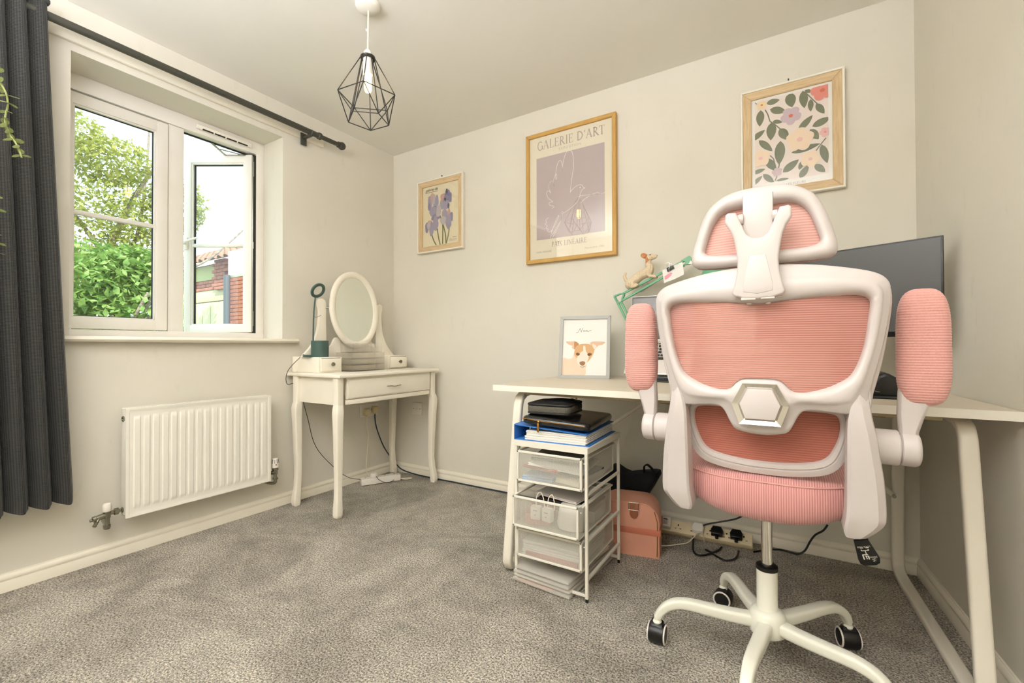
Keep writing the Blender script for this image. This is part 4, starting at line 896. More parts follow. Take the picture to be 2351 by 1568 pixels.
# --- iris print
ix0, ix1, iz0, iz1 = .272, .689, 1.612, 2.131
ip = thing('poster_irises', 'small oak and white framed print of blurred purple irises', 'picture', ((ix0+ix1)/2, -.014, iz0))
frame(ip, ix0, ix1, iz0, iz1, .009, 'white', 'white', -.030, -.001, 'outer_rail')
frame(ip, ix0+.007, ix1-.007, iz0+.007, iz1-.007, .036, 'oak_v', 'oak_h', -.024, -.002, 'frame_rail', bev=.003)
M['icream'] = mat('warm print sheet', (228, 216, 184), .8); M['ink'] = mat('dark ink', (64, 60, 52), .8)
MB().box(ix0+.035, ix1-.035, ypf, ypf+.004, iz0+.035, iz1-.035).build('print_sheet', 'icream', ip)
MB().box(ix0+.04, ix1-.04, -.0185, -.0170, iz0+.04, iz1-.04).build('glass', 'picglass', ip)
I = lambda zx, zy: by(*inv(zx, zy, 940, 380, .14032), ypf)
for n_, c in (('i0', (160, 152, 170)), ('i1', (140, 134, 160)), ('i2', (196, 160, 148)), ('i3', (124, 128, 80)), ('i4', (188, 180, 182)), ('i5', (96, 92, 110))): M[n_] = mat('iris '+n_, c, .85)
b = MB(); px0, px1, pz0, pz1 = ix0+.045, ix1-.045, iz0+.045, iz1-.045; lay = [ypf-.0004]
for st_ in (((360, 1110), (400, 1230), (440, 1300)), ((455, 1030), (480, 1190), (505, 1295)), ((500, 820), (545, 960), (545, 1285)), ((545, 940), (590, 1120), (600, 1275)), ((655, 1000), (640, 1130), (605, 1275))):
    P = crom([I(*p) for p in st_], 4)
    for i in range(len(P)-1):
        d = Vector((P[i+1].x-P[i].x, 0, P[i+1].z-P[i].z)).normalized(); n = Vector((-d.z, 0, d.x))*.0048; ap(3, [P[i]-n, P[i]+n, P[i+1]+n, P[i+1]-n])
rdi = random.Random(2)
for (cx, cy, rx_, ry_, ci) in ((335, 620, 32, 100, 0), (400, 560, 40, 75, 4), (450, 580, 30, 75, 0), (370, 530, 25, 60, 2), (330, 680, 22, 50, 1), (430, 690, 45, 60, 0), (425, 690, 14, 20, 5), (395, 760, 60, 70, 0), (430, 850, 70, 45, 1), (460, 800, 25, 30, 2), (430, 950, 45, 90, 0), (480, 740, 35, 80, 4),
                               (545, 620, 35, 80, 0), (560, 520, 50, 50, 2), (600, 560, 40, 60, 1), (625, 470, 45, 60, 1), (615, 420, 15, 35, 5), (665, 520, 30, 65, 1), (600, 640, 50, 60, 0), (640, 660, 14, 35, 5), (580, 800, 45, 70, 0), (650, 800, 28, 75, 2), (690, 840, 25, 60, 1), (560, 900, 55, 50, 4), (645, 920, 45, 90, 0), (590, 560, 14, 22, 6 if False else 5),
                               (290, 1020, 30, 65, 1), (340, 960, 40, 50, 2), (365, 1040, 38, 90, 0), (320, 990, 30, 45, 4)):
    c = I(cx, cy); kk = (ix1-ix0-.09)/550; ap(ci, [(c.x+rx_*kk*cos(t)*(1+.12*sin(3*t+cx)), 0, c.z+ry_*kk*.95*sin(t)*(1+.1*sin(4*t+cy))) for t in [2*pi*j/14 for j in range(14)]])
b.build('printed_irises', ['i0', 'i1', 'i2', 'i3', 'i4', 'i5'], ip, smooth=0)
t0, t1 = I(268, 440), I(462, 385); text('galerie de', .029, 'ink', 'lettering', ip, onwall(t0.x, ypf-.0015, (t0.z+t1.z)/2-.002), align='LEFT', shear=.3)
MB().box(t0.x, t1.x, ypf-.0012, ypf-.0008, (t0.z+t1.z)/2-.012, (t0.z+t1.z)/2-.0095).build('lettering_rule', 'ink', ip)
t0 = I(772, 1218); text('fleurs', .029, 'gtxt', 'lettering', ip, onwall(t0.x, ypf-.0006, t0.z), align='RIGHT', shear=.2)
MB().box(t0.x-.035, t0.x, ypf-.0012, ypf-.0008, t0.z+.024, t0.z+.026).build('lettering_rule', 'ink', ip)
b = MB(); b.tube([(.489, 0, 2.148), (.489, -.012, 2.149)], .0022, 8); b.tube([(.489, -.011, 2.150), (.489, -.011, 2.142)], .003, 8); b.build('picture_hook', 'rod', ip)

# ================================================================== DESK
DZ, DY0, DY1 = .77, -.807, -.012
DX0 = bz(1118, 885, DZ).x; DX1 = RW-.003
dk = thing('desk', 'long white desk with pale laminate top along the picture wall', 'desk', ((DX0+DX1)/2, -.41, 0))
DX2 = DX1-FL*DY0
MB().prism([(DX0+.001, DY0+.001), (DX2, DY0+.001), (DX1, DY1), (DX0+.001, DY1)], 'z', DZ-.0245, DZ).build('desktop', 'desktop', dk)
b = MB(); b.box(DX0, DX2, DY0-.001, DY0+.0015, DZ-.025, DZ-.0003); b.box(DX0-.001, DX0+.0015, DY0, DY1, DZ-.025, DZ-.0003); b.build('edge_band', 'dedge', dk)
def lframe(xf, xb, yb):
    X = lambda y: xf+(xb-xf)*(y+.86)/(yb+.86)
    C = [(-.40, .733), (-.66, .733), (-.715, .728), (-.748, .712), (-.762, .685), (-.770, .64), (-.822, .28), (-.853, .075), (-.857, .045), (-.845, .022), (-.815, .014), (-.74, .013), (-.4, .013), (yb-.10, .013), (yb-.035, .018), (yb-.008, .040), (yb, .075), (yb-.01, .3), (yb-.03, .62), (yb-.035, .68), (yb-.05, .715), (yb-.085, .732), (yb-.14, .733)]
    b = MB(); b.sweep([(X(y), y, z) for y, z in C], rrect(.035, .026, .007, 2), up=(1, 0, 0), closed=True) if False else b.sweep([(X(y), y, z) for y, z in C], [(q, p) for p, q in rrect(.040, .026, .007, 2)], up=(1, 0, 0), closed=True)
    b.build('leg_frame', 'dleg', dk, smooth=50)
lframe(1.572, 1.556, -.115); lframe(2.990, 2.946, -.045)
b = MB(); b.box(1.60, 2.935, -.765, -.745, DZ-.040, DZ-.025, b=.002); b.box(1.58, 2.93, -.20, -.18, DZ-.045, DZ-.025, b=.002); b.build('rail', 'dunder', dk)
for q in (((1.556, -.135, .36), (2.06, -.21, .73)), ((2.93, -.075, .33), (2.52, -.19, .73))): MB().tube(q, .0095, 10).build('brace', 'dleg', dk)
b = MB(); b.cyl((2.93, -.075, .33), (2.93, -.095, .33), .007, n=10); b.cyl((1.556, -.135, .36), (1.556, -.155, .36), .007, n=10); b.build('bolt', 'chromed', dk)
b = MB(); b.box(2.06, 2.88, -.30, -.22, .67, .70, b=.004); b.box(2.10, 2.12, -.28, -.25, .70, .745); b.box(2.82, 2.84, -.28, -.25, .70, .745); b.build('cable_tray', 'black', dk)

# ---- laptop on its black stand
lx0, lx1 = by(1450, 682, -.105).x, by(1450, 682, -.105).x+.312
LF, LH = Vector((0, -.248, .802)), Vector((0, -.120, .968))
lt = thing('laptop', 'open silver laptop with black keys on a tilted black stand', 'laptop', ((lx0+lx1)/2, -.2, .80))
dv = (LH-LF).normalized(); nvv = Vector((0, -dv.z, dv.y)); Lb = (LH-LF).length
LM = Matrix(((1, 0, 0, lx0), (0, dv.y, nvv.y, LF.y), (0, dv.z, nvv.z, LF.z), (0, 0, 0, 1)))
M['alu'] = mat('silver aluminium', (218, 212, 202), .38, metal=.35); M['key'] = mat('black keycap', (44, 42, 38), .5); M['screen'] = mat('dark screen glass', (86, 80, 76), .12, spec=.6); M['bezel'] = mat('black bezel', (40, 40, 38), .3)
MB().box(0, .312, 0, Lb, -.012, 0, b=.004, mtx=LM).build('base', 'alu', lt)
MB().box(.102, .210, .010, .078, -.0005, .0006, b=.0003, mtx=LM).build('trackpad', 'rim', lt)
km = MB().box(-.0078, .0078, -.0072, .0072, 0, .0014, b=.0012, seg=1).build('key', 'key', lt, local=True); kfirst = True
for r_i, yk in enumerate((.094, .113, .132, .151, .170, .186)):
    for c_i in range(14):
        wk = 1.0; xk = .022+c_i*.0192+(.0, -.004, .003, .006, 0, 0)[r_i]*.8
        if r_i == 0 and 4 < c_i < 9: continue
        if r_i == 0 and c_i == 4: xk += .048; wk = 5.6
        o = km if kfirst else bpy.data.objects.new('key', km.data)
        if not kfirst: COL.objects.link(o); o.parent = lt
        kfirst = False
        o.matrix_local = Matrix.Translation(-lt.location) @ LM @ Matrix.Translation((xk, yk, .0004)) @ Matrix.Diagonal((wk, .7 if r_i == 5 else 1, 1, 1))
sz = by(1450, 682, -.095).z
scm = [(-.118, .966), (-.094, sz)]
b = MB(); b.prism([(-.124, .966), (-.100, sz), (-.095, sz), (-.119, .966)], 'x', lx0, lx1, bev=.001); b.build('lid', 'alu', lt)
b = MB(); b.prism([(-.1248, .972), (-.1012, sz-.003), (-.100, sz-.003), (-.1235, .972)], 'x', lx0+.003, lx1-.003); b.build('bezel', 'bezel', lt)
b = MB(); b.prism([(-.1245, .985), (-.1024, sz-.011), (-.1014, sz-.011), (-.1235, .985)], 'x', lx0+.008, lx1-.008); b.build('screen', 'screen', lt)
ls = thing('laptop_stand', 'black sloping laptop stand standing on the desk', 'stand', ((lx0+lx1)/2, -.25, DZ))
b = MB(); b.box(lx0+.07, lx1-.05, -.318, -.10, DZ, DZ+.008, b=.003)
for xx in (lx0+.08, lx1-.08): b.prism([(-.29, DZ+.006), (-.262, DZ+.016), (-.135, DZ+.17), (-.112, DZ+.165), (-.12, DZ+.006)], 'x', xx, xx+.02, bev=.003)
b.box(lx0+.07, lx1-.05, -.312, -.300, DZ, DZ+.026, b=.003); b.prism([(-.308, DZ+.006), (-.308, DZ+.016), (-.25, DZ+.026), (-.25, DZ+.012)], 'x', lx0+.08, lx1-.06); b.build('stand_frame', 'black', ls)

# ---- monitor
mn = thing('monitor', 'large black flat monitor angled in the right corner of the desk', 'monitor', (2.76, -.34, DZ), rz=R(-22.5))
mp = mn.matrix_basis.copy(); mp = Matrix.Translation((3.008, -.45, 0)) @ Matrix.Rotation(R(-22.5), 4, 'Z')   # right end of the panel
bpy.context.view_layer.update()
L2 = mn.matrix_basis.inverted() @ mp if False else None
def mloc(P): return (Matrix.Translation((2.76, -.34, DZ)) @ Matrix.Rotation(R(-22.5), 4, 'Z')).inverted() @ Vector(P)
re = mloc((3.008, -.45, 0)); W_m = .60; zt_m, zb_m = 1.300-DZ, .968-DZ
M['mscreen'] = mat('monitor panel', (40, 41, 36), .42, spec=1.0); 
MB().box(re.x-W_m, re.x, re.y, re.y+.010, zb_m, zt_m, b=.002).build('panel', 'black', mn, local=True)
MB().box(re.x-W_m+.006, re.x-.006, re.y-.0012, re.y+.0005, zb_m+.018, zt_m-.006).build('screen', 'mscreen', mn, local=True)
MB().box(re.x-W_m+.12, re.x-.12, re.y+.008, re.y+.045, zb_m+.03, zt_m-.08, b=.015).build('rear_housing', 'black', mn, local=True)
cxm = re.x-W_m/2
b = MB(); b.box(cxm-.03, cxm+.03, re.y+.04, re.y+.06, .01, .30, b=.006); b.build('stand_neck', 'black', mn, local=True)
b = MB(); b.prism([(cxm-.09, re.y-.08), (cxm+.20, re.y-.105), (cxm+.215, re.y-.09), (cxm+.12, re.y+.03), (cxm+.05, re.y+.08), (cxm-.05, re.y+.08)], 'z', 0, .010, bev=.003); b.build('stand_foot', 'black', mn, local=True)
# ---- black vertical mouse
mo = thing('vertical_mouse', 'black peaked vertical mouse between the chair back and the right armrest', 'mouse', (2.845, -.575, DZ))
b = MB(); b.prism([(-.055, 0), (.05, 0), (.052, .02), (.04, .052), (.0, .078), (-.012, .083), (-.03, .073), (-.05, .04), (-.058, .012)], 'y', -.045, .055, bev=.014, seg=3); b.build('mouse_body', 'black', mo, local=True, smooth=60)
b = MB(); b.box(-.065, .058, -.06, .05, 0, .009, b=.004); b.build('mouse_base', 'blackr', mo, local=True)
M['silv'] = mat('silver line', (150, 150, 145), .4, metal=.6)
b = MB(); b.tube(crom([(-.052, -.0475, .034), (-.044, -.0475, .026), (-.034, -.0475, .022), (-.026, -.0475, .021)], 3), .0011, 5); b.build('trim_line', 'silv', mo, local=True)

# ---- framed dog portrait
NT = R(11)
nf = thing('dog_portrait', 'grey framed dog portrait leaning on the left of the desk', 'picture', (0, 0, DZ))
pL, pR = bz(1281, 868, DZ), bz(1399.5, 870.5, DZ); nf.location = ((pL.x+pR.x)/2, (pL.y+pR.y)/2, DZ); na = math.atan2(pR.y-pL.y, pR.x-pL.x); nf.rotation_euler = (0, 0, na)
nw = (pR-pL).length; nh = .335
NX = Matrix.Rotation(-NT, 4, 'X')
M['gframe'] = mat('grey painted frame', (170, 170, 164), .45)
b = MB()
for pl_ in ([(-nw/2, 0), (-nw/2+.018, .018), (-nw/2+.018, nh-.018), (-nw/2, nh)], [(nw/2, 0), (nw/2, nh), (nw/2-.018, nh-.018), (nw/2-.018, .018)], [(-nw/2, nh), (-nw/2+.018, nh-.018), (nw/2-.018, nh-.018), (nw/2, nh)], [(-nw/2, 0), (nw/2, 0), (nw/2-.018, .018), (-nw/2+.018, .018)]):
    MB().prism(pl_, 'y', 0, .022, bev=.001, seg=1, mtx=NX).build('frame_rail', 'gframe', nf, local=True)
ix, iz = nw/2-.018, .018
MB().box(-ix, ix, .008, .012, iz, nh-iz, mtx=NX).build('print_sheet', 'paper', nf, local=True)
MB().prism([(.03, .0), (.14, 0), (.13, .01), (.071, nh*.72), (.066, nh*.7)], 'x', -.02, .02, mtx=Matrix.Identity(4)).build('strut', 'gframe', nf, local=True)
for n_, c in (('d0', (232, 208, 182)), ('d1', (214, 172, 124)), ('d2', (236, 222, 206)), ('d3', (120, 78, 48)), ('d4', (156, 116, 84)), ('d5', (222, 186, 158)), ('d6', (90, 84, 78)), ('d7', (190, 140, 96))): M[n_] = mat('portrait '+n_, c, .8)
Q4 = [(422, 268), (1168, 262), (1095, 1220), (312, 1205)]
def iuv(x, y):
    u = v = .5
    for _ in range(12):
        X = [(1-u)*(1-v)*Q4[0][i]+u*(1-v)*Q4[1][i]+u*v*Q4[2][i]+(1-u)*v*Q4[3][i] for i in (0, 1)]
        du = [(1-v)*(Q4[1][i]-Q4[0][i])+v*(Q4[2][i]-Q4[3][i]) for i in (0, 1)]; dv_ = [(1-u)*(Q4[3][i]-Q4[0][i])+u*(Q4[2][i]-Q4[1][i]) for i in (0, 1)]
        det = du[0]*dv_[1]-du[1]*dv_[0]; ex, ey = x-X[0], y-X[1]; u += (ex*dv_[1]-ey*dv_[0])/det; v += (du[0]*ey-du[1]*ex)/det
    return u, v
b = MB(); lay = [.0078]
def dp(i, pts, sm=True):
    lay[0] -= .00006; b.mi = i
    P = [(-ix+2*ix*min(max(iuv(*p)[0], 0), 1), lay[0], iz+(nh-2*iz)*(1-min(max(iuv(*p)[1], 0), 1))) for p in pts]
    P = crom(P, 3, closed=True) if sm else P; b.add([NX @ Vector(p) for p in P], [tuple(range(len(P)))])
dp(0, [(330, 930), (430, 935), (520, 925), (570, 820), (620, 900), (760, 1010), (745, 1100), (725, 1210), (520, 1213), (312, 1207)], True)
dp(5, [(430, 640), (520, 640), (600, 640), (660, 690), (580, 780), (525, 740), (545, 720), (470, 690)])
dp(5, [(850, 680), (900, 645), (1000, 645), (1110, 655), (1060, 700), (990, 715), (930, 780), (900, 790)])
dp(7, [(580, 640), (640, 670), (650, 700), (575, 770), (570, 740)]); dp(2, [(890, 690), (930, 700), (960, 730), (930, 780), (900, 750)])
dp(1, [(570, 800), (600, 730), (680, 690), (770, 682), (850, 695), (905, 760), (915, 800), (880, 880), (820, 960), (760, 1010), (700, 1040), (650, 1010), (600, 930), (562, 870)])
dp(2, [(600, 940), (630, 880), (690, 820), (722, 800), (730, 725), (765, 725), (768, 800), (800, 860), (810, 920), (780, 990), (745, 1050), (700, 1085), (650, 1060), (610, 1000)])
dp(3, [(592, 848), (625, 832), (658, 850), (655, 872), (625, 882), (600, 872)]); dp(3, [(792, 860), (825, 838), (865, 848), (862, 872), (830, 886), (800, 882)])
dp(4, [(645, 995), (690, 978), (738, 985), (742, 1015), (720, 1045), (690, 1052), (655, 1035)]); dp(4, [(650, 1062), (695, 1070), (742, 1052), (738, 1062), (698, 1080), (660, 1072)])
dp(2, [(636, 845), (644, 845), (642, 853)], False); dp(2, [(836, 850), (846, 850), (842, 858)], False)
b.build('printed_dog', ['d0', 'd1', 'd2', 'd3', 'd4', 'd5', 'd6', 'd7'], nf, local=True, smooth=0)
b = MB()
for st_ in ([(622, 490), (650, 488), (675, 455), (698, 420), (712, 482), (728, 440), (752, 410)], [(748, 462), (756, 455), (766, 462), (758, 470), (748, 462)], [(770, 458), (780, 468), (790, 456)], [(812, 462), (800, 456), (798, 468), (812, 466), (816, 456), (824, 468), (850, 464), (890, 456)]):
    P = crom([(-ix+2*ix*iuv(*p)[0], .0072, iz+(nh-2*iz)*(1-iuv(*p)[1])) for p in st_], 4)
    for i in range(len(P)-1):
        d = (P[i+1]-P[i]); 
        if d.length < 1e-5: continue
        d.normalize(); n = Vector((-d.z, 0, d.x))*.0008; b.add([NX @ q for q in (P[i]-n, P[i]+n, P[i+1]+n, P[i+1]-n)], [(0, 1, 2, 3)])
b.build('script_lettering', 'd6', nf, local=True, smooth=0)

# ---- green spring-arm lamp, toy dog, postcard
ya = -.10
pa = lambda zx, zy, y=ya: by(1400+zx*.12754, 560+zy*.12754, y)
al = thing('arm_lamp', 'sage green spring-arm lamp rising behind the laptop', 'lamp', (2.0, ya, DZ))
bs = by(1500, 862, ya)
bp_ = Vector((bs.x, ya, DZ))
b = MB(); b.lathe([(.085, 0), (.085, .012), (.075, .018), (.014, .020), (.012, .05), (0, .05)], bp_, n=28); b.build('lamp_base', 'lamp', al)
e_lo0, e_lo1 = pa(95, 965), pa(205, 1045)
def bar(b, p, q, wd=.0075, th=.006): b.sweep([p, q], rrect(th, wd*2, .002, 2), up=(0, 1, 0))
def flat(b, p, q, wd, th): 
    d = (q-p).normalized(); n = Vector((-d.z, 0, d.x))*wd/2; b.prism([(p.x-n.x, p.z-n.z), (p.x+n.x, p.z+n.z), (q.x+n.x, q.z+n.z), (q.x-n.x, q.z-n.z)], 'y', p.y-th/2, p.y+th/2, bev=.0012, seg=1)
b = MB(); off = Vector((.016, 0, .005))
flat(b, e_lo0, bp_+Vector((-.010, 0, .045)), .011, .012); flat(b, e_lo1, bp_+Vector((.010, 0, .048)), .011, .012); b.build('lower_arm', 'lamp', al)
b = MB(); flat(b, pa(225, 905), pa(1345, 300), .0105, .012); flat(b, pa(195, 1035), pa(1345, 385), .0105, .012); b.build('upper_arm', 'lamp', al)
b = MB(); P = [pa(*q) for q in ((78, 945), (215, 888), (262, 905), (205, 1050), (155, 1058))]; H_ = [pa(*q) for q in ((125, 955), (210, 920), (175, 1005))]
for i0, i1 in ((0, 1), (1, 2), (2, 3), (3, 4), (4, 0)): flat(b, P[i0], P[i1], .008, .018)
b.build('elbow_plate', 'lamp', al)
b = MB()
for q in ((88, 945), (165, 1045), (210, 1022), (222, 885)): c = pa(*q); b.cyl((c.x, c.y-.013, c.z), (c.x, c.y+.013, c.z), .0028, n=8)
for a0, a1 in (((240, 880), (700, 700)), ((560, 860), (760, 730))):
    p, q = pa(*a0), pa(*a1); N_ = 70; pts = []
    d = (q-p).normalized(); n1 = Vector((0, 1, 0)); n2 = d.cross(n1)
    for k in range(N_): t = k/(N_-1); a = t*2*pi*16; pts.append(p.lerp(q, t)+(n1*cos(a)+n2*sin(a))*.0042)
    b.tube(pts, .0011, 4)
b.build('spring', 'metal', al)
b = MB(); P = [pa(*q) for q in ((1290, 300), (1440, 215), (1490, 262), (1445, 372), (1345, 382), (1370, 330))]
b.prism([(p.x, p.z) for p in P], 'y', ya-.010, ya+.010, bev=.001, seg=1); b.build('head_plate', 'lamp', al)
b = MB(); P = [pa(*q) for q in ((1470, 300), (1520, 370), (1425, 372))]; b.prism([(p.x, p.z) for p in P], 'y', ya-.018, ya-.010, bev=.002)
p, q = pa(1480, 350), pa(1660, 420); b.tube([p, q], .004, 8); b.build('head_joint', 'wplast', al)
sc_ = by(1640, 600, ya)
b = MB(); b.lathe([(.022, .055), (.030, .050), (.034, .03), (.040, .012), (.088, -.115), (.090, -.118), (.087, -.118), (.038, .008), (.02, .03)], (sc_.x, ya, sc_.z-.01), (-.10, .05, 1), 36); b.build('lamp_shade', 'lamp', al, smooth=50)
b = MB(); b.tube(crom([pa(1500, 350), by(1600, 575, ya), by(1602, 552, ya), by(1606, 543, ya), by(1613, 542, ya), by(1622, 560, ya)], 5), .0022, 6); b.tube(crom([pa(95, 940), pa(70, 880), pa(110, 825), pa(180, 820), pa(235, 870)], 5), .0009, 5); b.build('lamp_cord', 'rim', al)
# toy dog sitting on the upper arm
M['felt'] = mat('cream felt wool', (226, 208, 178), .95, noise=(160, (202, 180, 146), .7), bump=(420, .7, .0016)); M['felto'] = mat('tan felt wool', (196, 128, 78), .95, noise=(160, (222, 170, 126), .6), bump=(420, .7, .0016)); M['nose'] = mat('black bead', (14, 13, 12), .25)
dg = thing('toy_dog', 'cream felted toy dog with tan ear perched on the green lamp arm', 'toy', pa(500, 800))
zs = .00029
def chainball(b, pts, rs, k=6):
    C = crom(pts, k)
    for i, c in enumerate(C):
        t = i/k; j = min(int(t), len(rs)-2); r_ = rs[j]+(rs[j+1]-rs[j])*(t-j); b.ell(c, (r_, r_, r_), 10, 7)
b = MB(); o_ = lambda zx, zy, dy=0: pa(zx, zy)+Vector((0, dy, 0))
chainball(b, [o_(360, 730), o_(450, 650), o_(570, 560), o_(690, 500), o_(720, 420)], [.026, .027, .025, .027, .022])
chainball(b, [o_(715, 440), o_(695, 350), o_(700, 280)], [.022, .015, .014]); chainball(b, [o_(700, 262), o_(745, 235), o_(800, 235), o_(835, 215)], [.018, .0165, .011, .007])
chainball(b, [o_(330, 700), o_(285, 640), o_(265, 570), o_(280, 535)], [.012, .010, .009, .008])
for dy in (-.014, .014): chainball(b, [o_(380, 740, dy), o_(430, 770, dy), o_(505, 745, dy)], [.015, .011, .008], 4); chainball(b, [o_(690, 520, dy), o_(740, 580, dy), o_(830, 590, dy)], [.013, .009, .008], 4)
me = bpy.data.meshes.new('toy'); me.from_pydata(b.v, [], b.f); to = bpy.data.objects.new('toy', me); COL.objects.link(to)
rm = to.modifiers.new('r', 'REMESH'); rm.mode = 'VOXEL'; rm.voxel_size = .0022; smm = to.modifiers.new('s', 'SMOOTH'); smm.iterations = 3
bpy.context.view_layer.update(); m2 = bpy.data.meshes.new_from_object(to.evaluated_get(bpy.context.evaluated_depsgraph_get())); bpy.data.objects.remove(to)
b = MB(); hc = o_(655, 290); rd = random.Random(5); nm = [v.normal.copy() for v in m2.vertices]
b.add([v.co+nm[i]*rd.uniform(-.0007, .0009) for i, v in enumerate(m2.vertices)], [tuple(p.vertices) for p in m2.polygons])
b.m = [1 if ((Vector(p.center)-hc).length < .022 and p.center.z > o_(655, 400).z) else 0 for p in m2.polygons]
b.build('dog_body', ['felt', 'felto'], dg, smooth=80)
b = MB()
for dy in (-.012, .010): b.ell(o_(620, 215, dy), (.016, .006, .0125), 12, 8, Matrix.Rotation(.3, 3, 'Y'))
b.build('ear', 'felto', dg)
b = MB(); b.ell(o_(845, 212), (.0045, .004, .004), 10, 6); b.build('nose', 'nose', dg)
b = MB(); b.ell(o_(738, 205, -.0150), (.0032, .002, .0034), 8, 6); b.build('eye', 'nose', dg)
pc = thing('postcard', 'white note card with pink print clipped to the green lamp arm', 'card', pa(1150, 600))
b = MB(); P = [pa(*q, ya-.016) for q in ((945, 475), (1310, 325), (1335, 550), (1150, 640), (975, 705))]; b.prism([(p.x, p.z) for p in P], 'y', ya-.0165, ya-.016); b.build('card', 'paper', pc, smooth=0)
M['pinkp'] = mat('pink print', (236, 160, 176), .7)
b = MB(); P = [pa(*q, ya-.017) for q in ((985, 590), (1040, 545), (1100, 515), (1128, 522), (1100, 575), (1040, 625), (990, 648))]; b.prism([(p.x, p.z) for p in P], 'y', ya-.0172, ya-.0167); b.build('print', 'pinkp', pc, smooth=0)
b = MB(); 
for a0, a1 in (((1185, 385), (1240, 365)), ((1200, 440), (1255, 412))): flat(b, pa(*a0, ya-.0168), pa(*a1, ya-.0168), .0015, .0006)
b.build('printed_line', 'rim', pc, smooth=0)
bc_ = thing('binder_clip', 'black binder clip holding the note card on the lamp arm', 'clip', pa(1090, 450))
b = MB(); P = [pa(*q, ya-.02) for q in ((1022, 435), (1140, 382), (1162, 440), (1042, 505))]; b.prism([(p.x, p.z) for p in P], 'y', ya-.024, ya+.004, bev=.001); b.build('clip_body', 'black', bc_)
b = MB(); c = [pa(*q, ya-.026) for q in ((1070, 500), (1050, 430), (1020, 375), (1035, 340), (1070, 345), (1080, 385), (1068, 440))]; b.tube(crom(c, 4), .0011, 6)
c = [pa(*q, ya+.004) for q in ((1130, 470), (1110, 420), (1085, 380), (1100, 355), (1125, 370), (1130, 400), (1140, 450))]; b.tube(crom(c, 4), .0011, 6); b.tube([pa(1070, 500, ya-.025), pa(1070, 440, ya-.025)], .0014, 6); b.build('clip_wire', 'metal', bc_)

# ================================================================== WIRE DRAWER CART
cx0, cx1, cy0, cy1, ctz = 1.633, 1.945, -.90, -.53, .563
ct = thing('drawer_cart', 'white steel cart with three mesh drawers beside the left desk leg', 'drawer unit', ((cx0+cx1)/2, (cy0+cy1)/2, 0))
M['cart'] = mat('cart enamel', (226, 221, 206), .4)
b = MB(); t = .0115
for xx in (cx0, cx1-t):
    for yy in (cy0, cy1-t): MB().box(xx, xx+t, yy, yy+t, .012, ctz-.004, b=.0015, seg=1).build('post', 'cart', ct)
b = MB(); b.box(cx0, cx1, cy0, cy1, ctz-.004, ctz, b=.001); b.box(cx0, cx1, cy0-.0015, cy0+.001, ctz-.022, ctz); b.box(cx1-.001, cx1+.0015, cy0, cy1, ctz-.022, ctz); b.box(cx0-.0015, cx0+.001, cy0, cy1, ctz-.022, ctz); b.box(cx0, cx1, cy1-.001, cy1+.0015, ctz-.022, ctz); b.build('top_plate', 'cart', ct)
for xx in (cx0+.001, cx1-t+.001):
    for zz in (.514, .345, .205): MB().box(xx, xx+.010, cy0+.005, cy1-.005, zz-.128, zz-.118, b=.001, seg=1).build('runner', 'cart', ct)
MB().box(cx0+.008, cx1-.008, cy1-.010, cy1-.002, .018, .030, b=.001).build('runner', 'cart', ct); MB().box(cx0+.008, cx1-.008, cy0+.002, cy0+.010, .018, .028, b=.001).build('runner', 'cart', ct)
for xx in (cx0+.006, cx1-.006):
    for yy in (cy0+.006, cy1-.006): MB().cyl((xx, yy, 0), (xx, yy, .014), .006, n=10).build('foot', 'blackr', ct)
def mdrawer(yf, z0, z1):
    x0, x1, yb = cx0+.017, cx1-.017, yf+.345; w_ = .0085
    b = MB()
    for zz in (z0, z1-w_): b.box(x0, x1, yf, yf+w_, zz, zz+w_, b=.0015, seg=1)
    for xx in (x0, x1-w_): b.box(xx, xx+w_, yf, yf+w_, z0, z1, b=.0015, seg=1)
    for xx in (x0, x1-.006):
        b.box(xx, xx+.006, yf, yb, z1-.008, z1-.001, b=.001, seg=1); b.box(xx, xx+.006, yb-.006, yb, z0, z1-.004); b.box(xx, xx+.006, yf, yb, z0, z0+.005)
    b.box(x0, x1, yb-.006, yb, z1-.008, z1-.001); b.box(x0-.008, x0, yf+.03, yb, z1-.008, z1-.003); b.box(x1, x1+.008, yf+.03, yb, z1-.008, z1-.003)
    d = b.build('drawer', 'cart', ct)
    b = MB()
    b.box(x0+w_*.5, x1-w_*.5, yf+.003, yf+.0036, z0+.004, z1-.004); b.box(x0+.002, x0+.0026, yf+.004, yb-.003, z0+.003, z1-.004); b.box(x1-.0026, x1-.002, yf+.004, yb-.003, z0+.003, z1-.004)
    b.box(x0+.003, x1-.003, yb-.004, yb-.0034, z0+.003, z1-.004); b.box(x0+.002, x1-.002, yf+.004, yb-.003, z0+.003, z0+.0036); b.build('mesh_panel', 'perf', d, smooth=0)
    b = MB(); b.ell((x1+.003, yf+.018, z1-.022), (.0035, .0035, .0035), 8, 6); b.build('glide', 'wplast', d)
    return x0, x1, yf, yb
D1 = mdrawer(-.912, .405, .526); D2 = mdrawer(-.945, .238, .357); D3 = mdrawer(-.916, .112, .222)
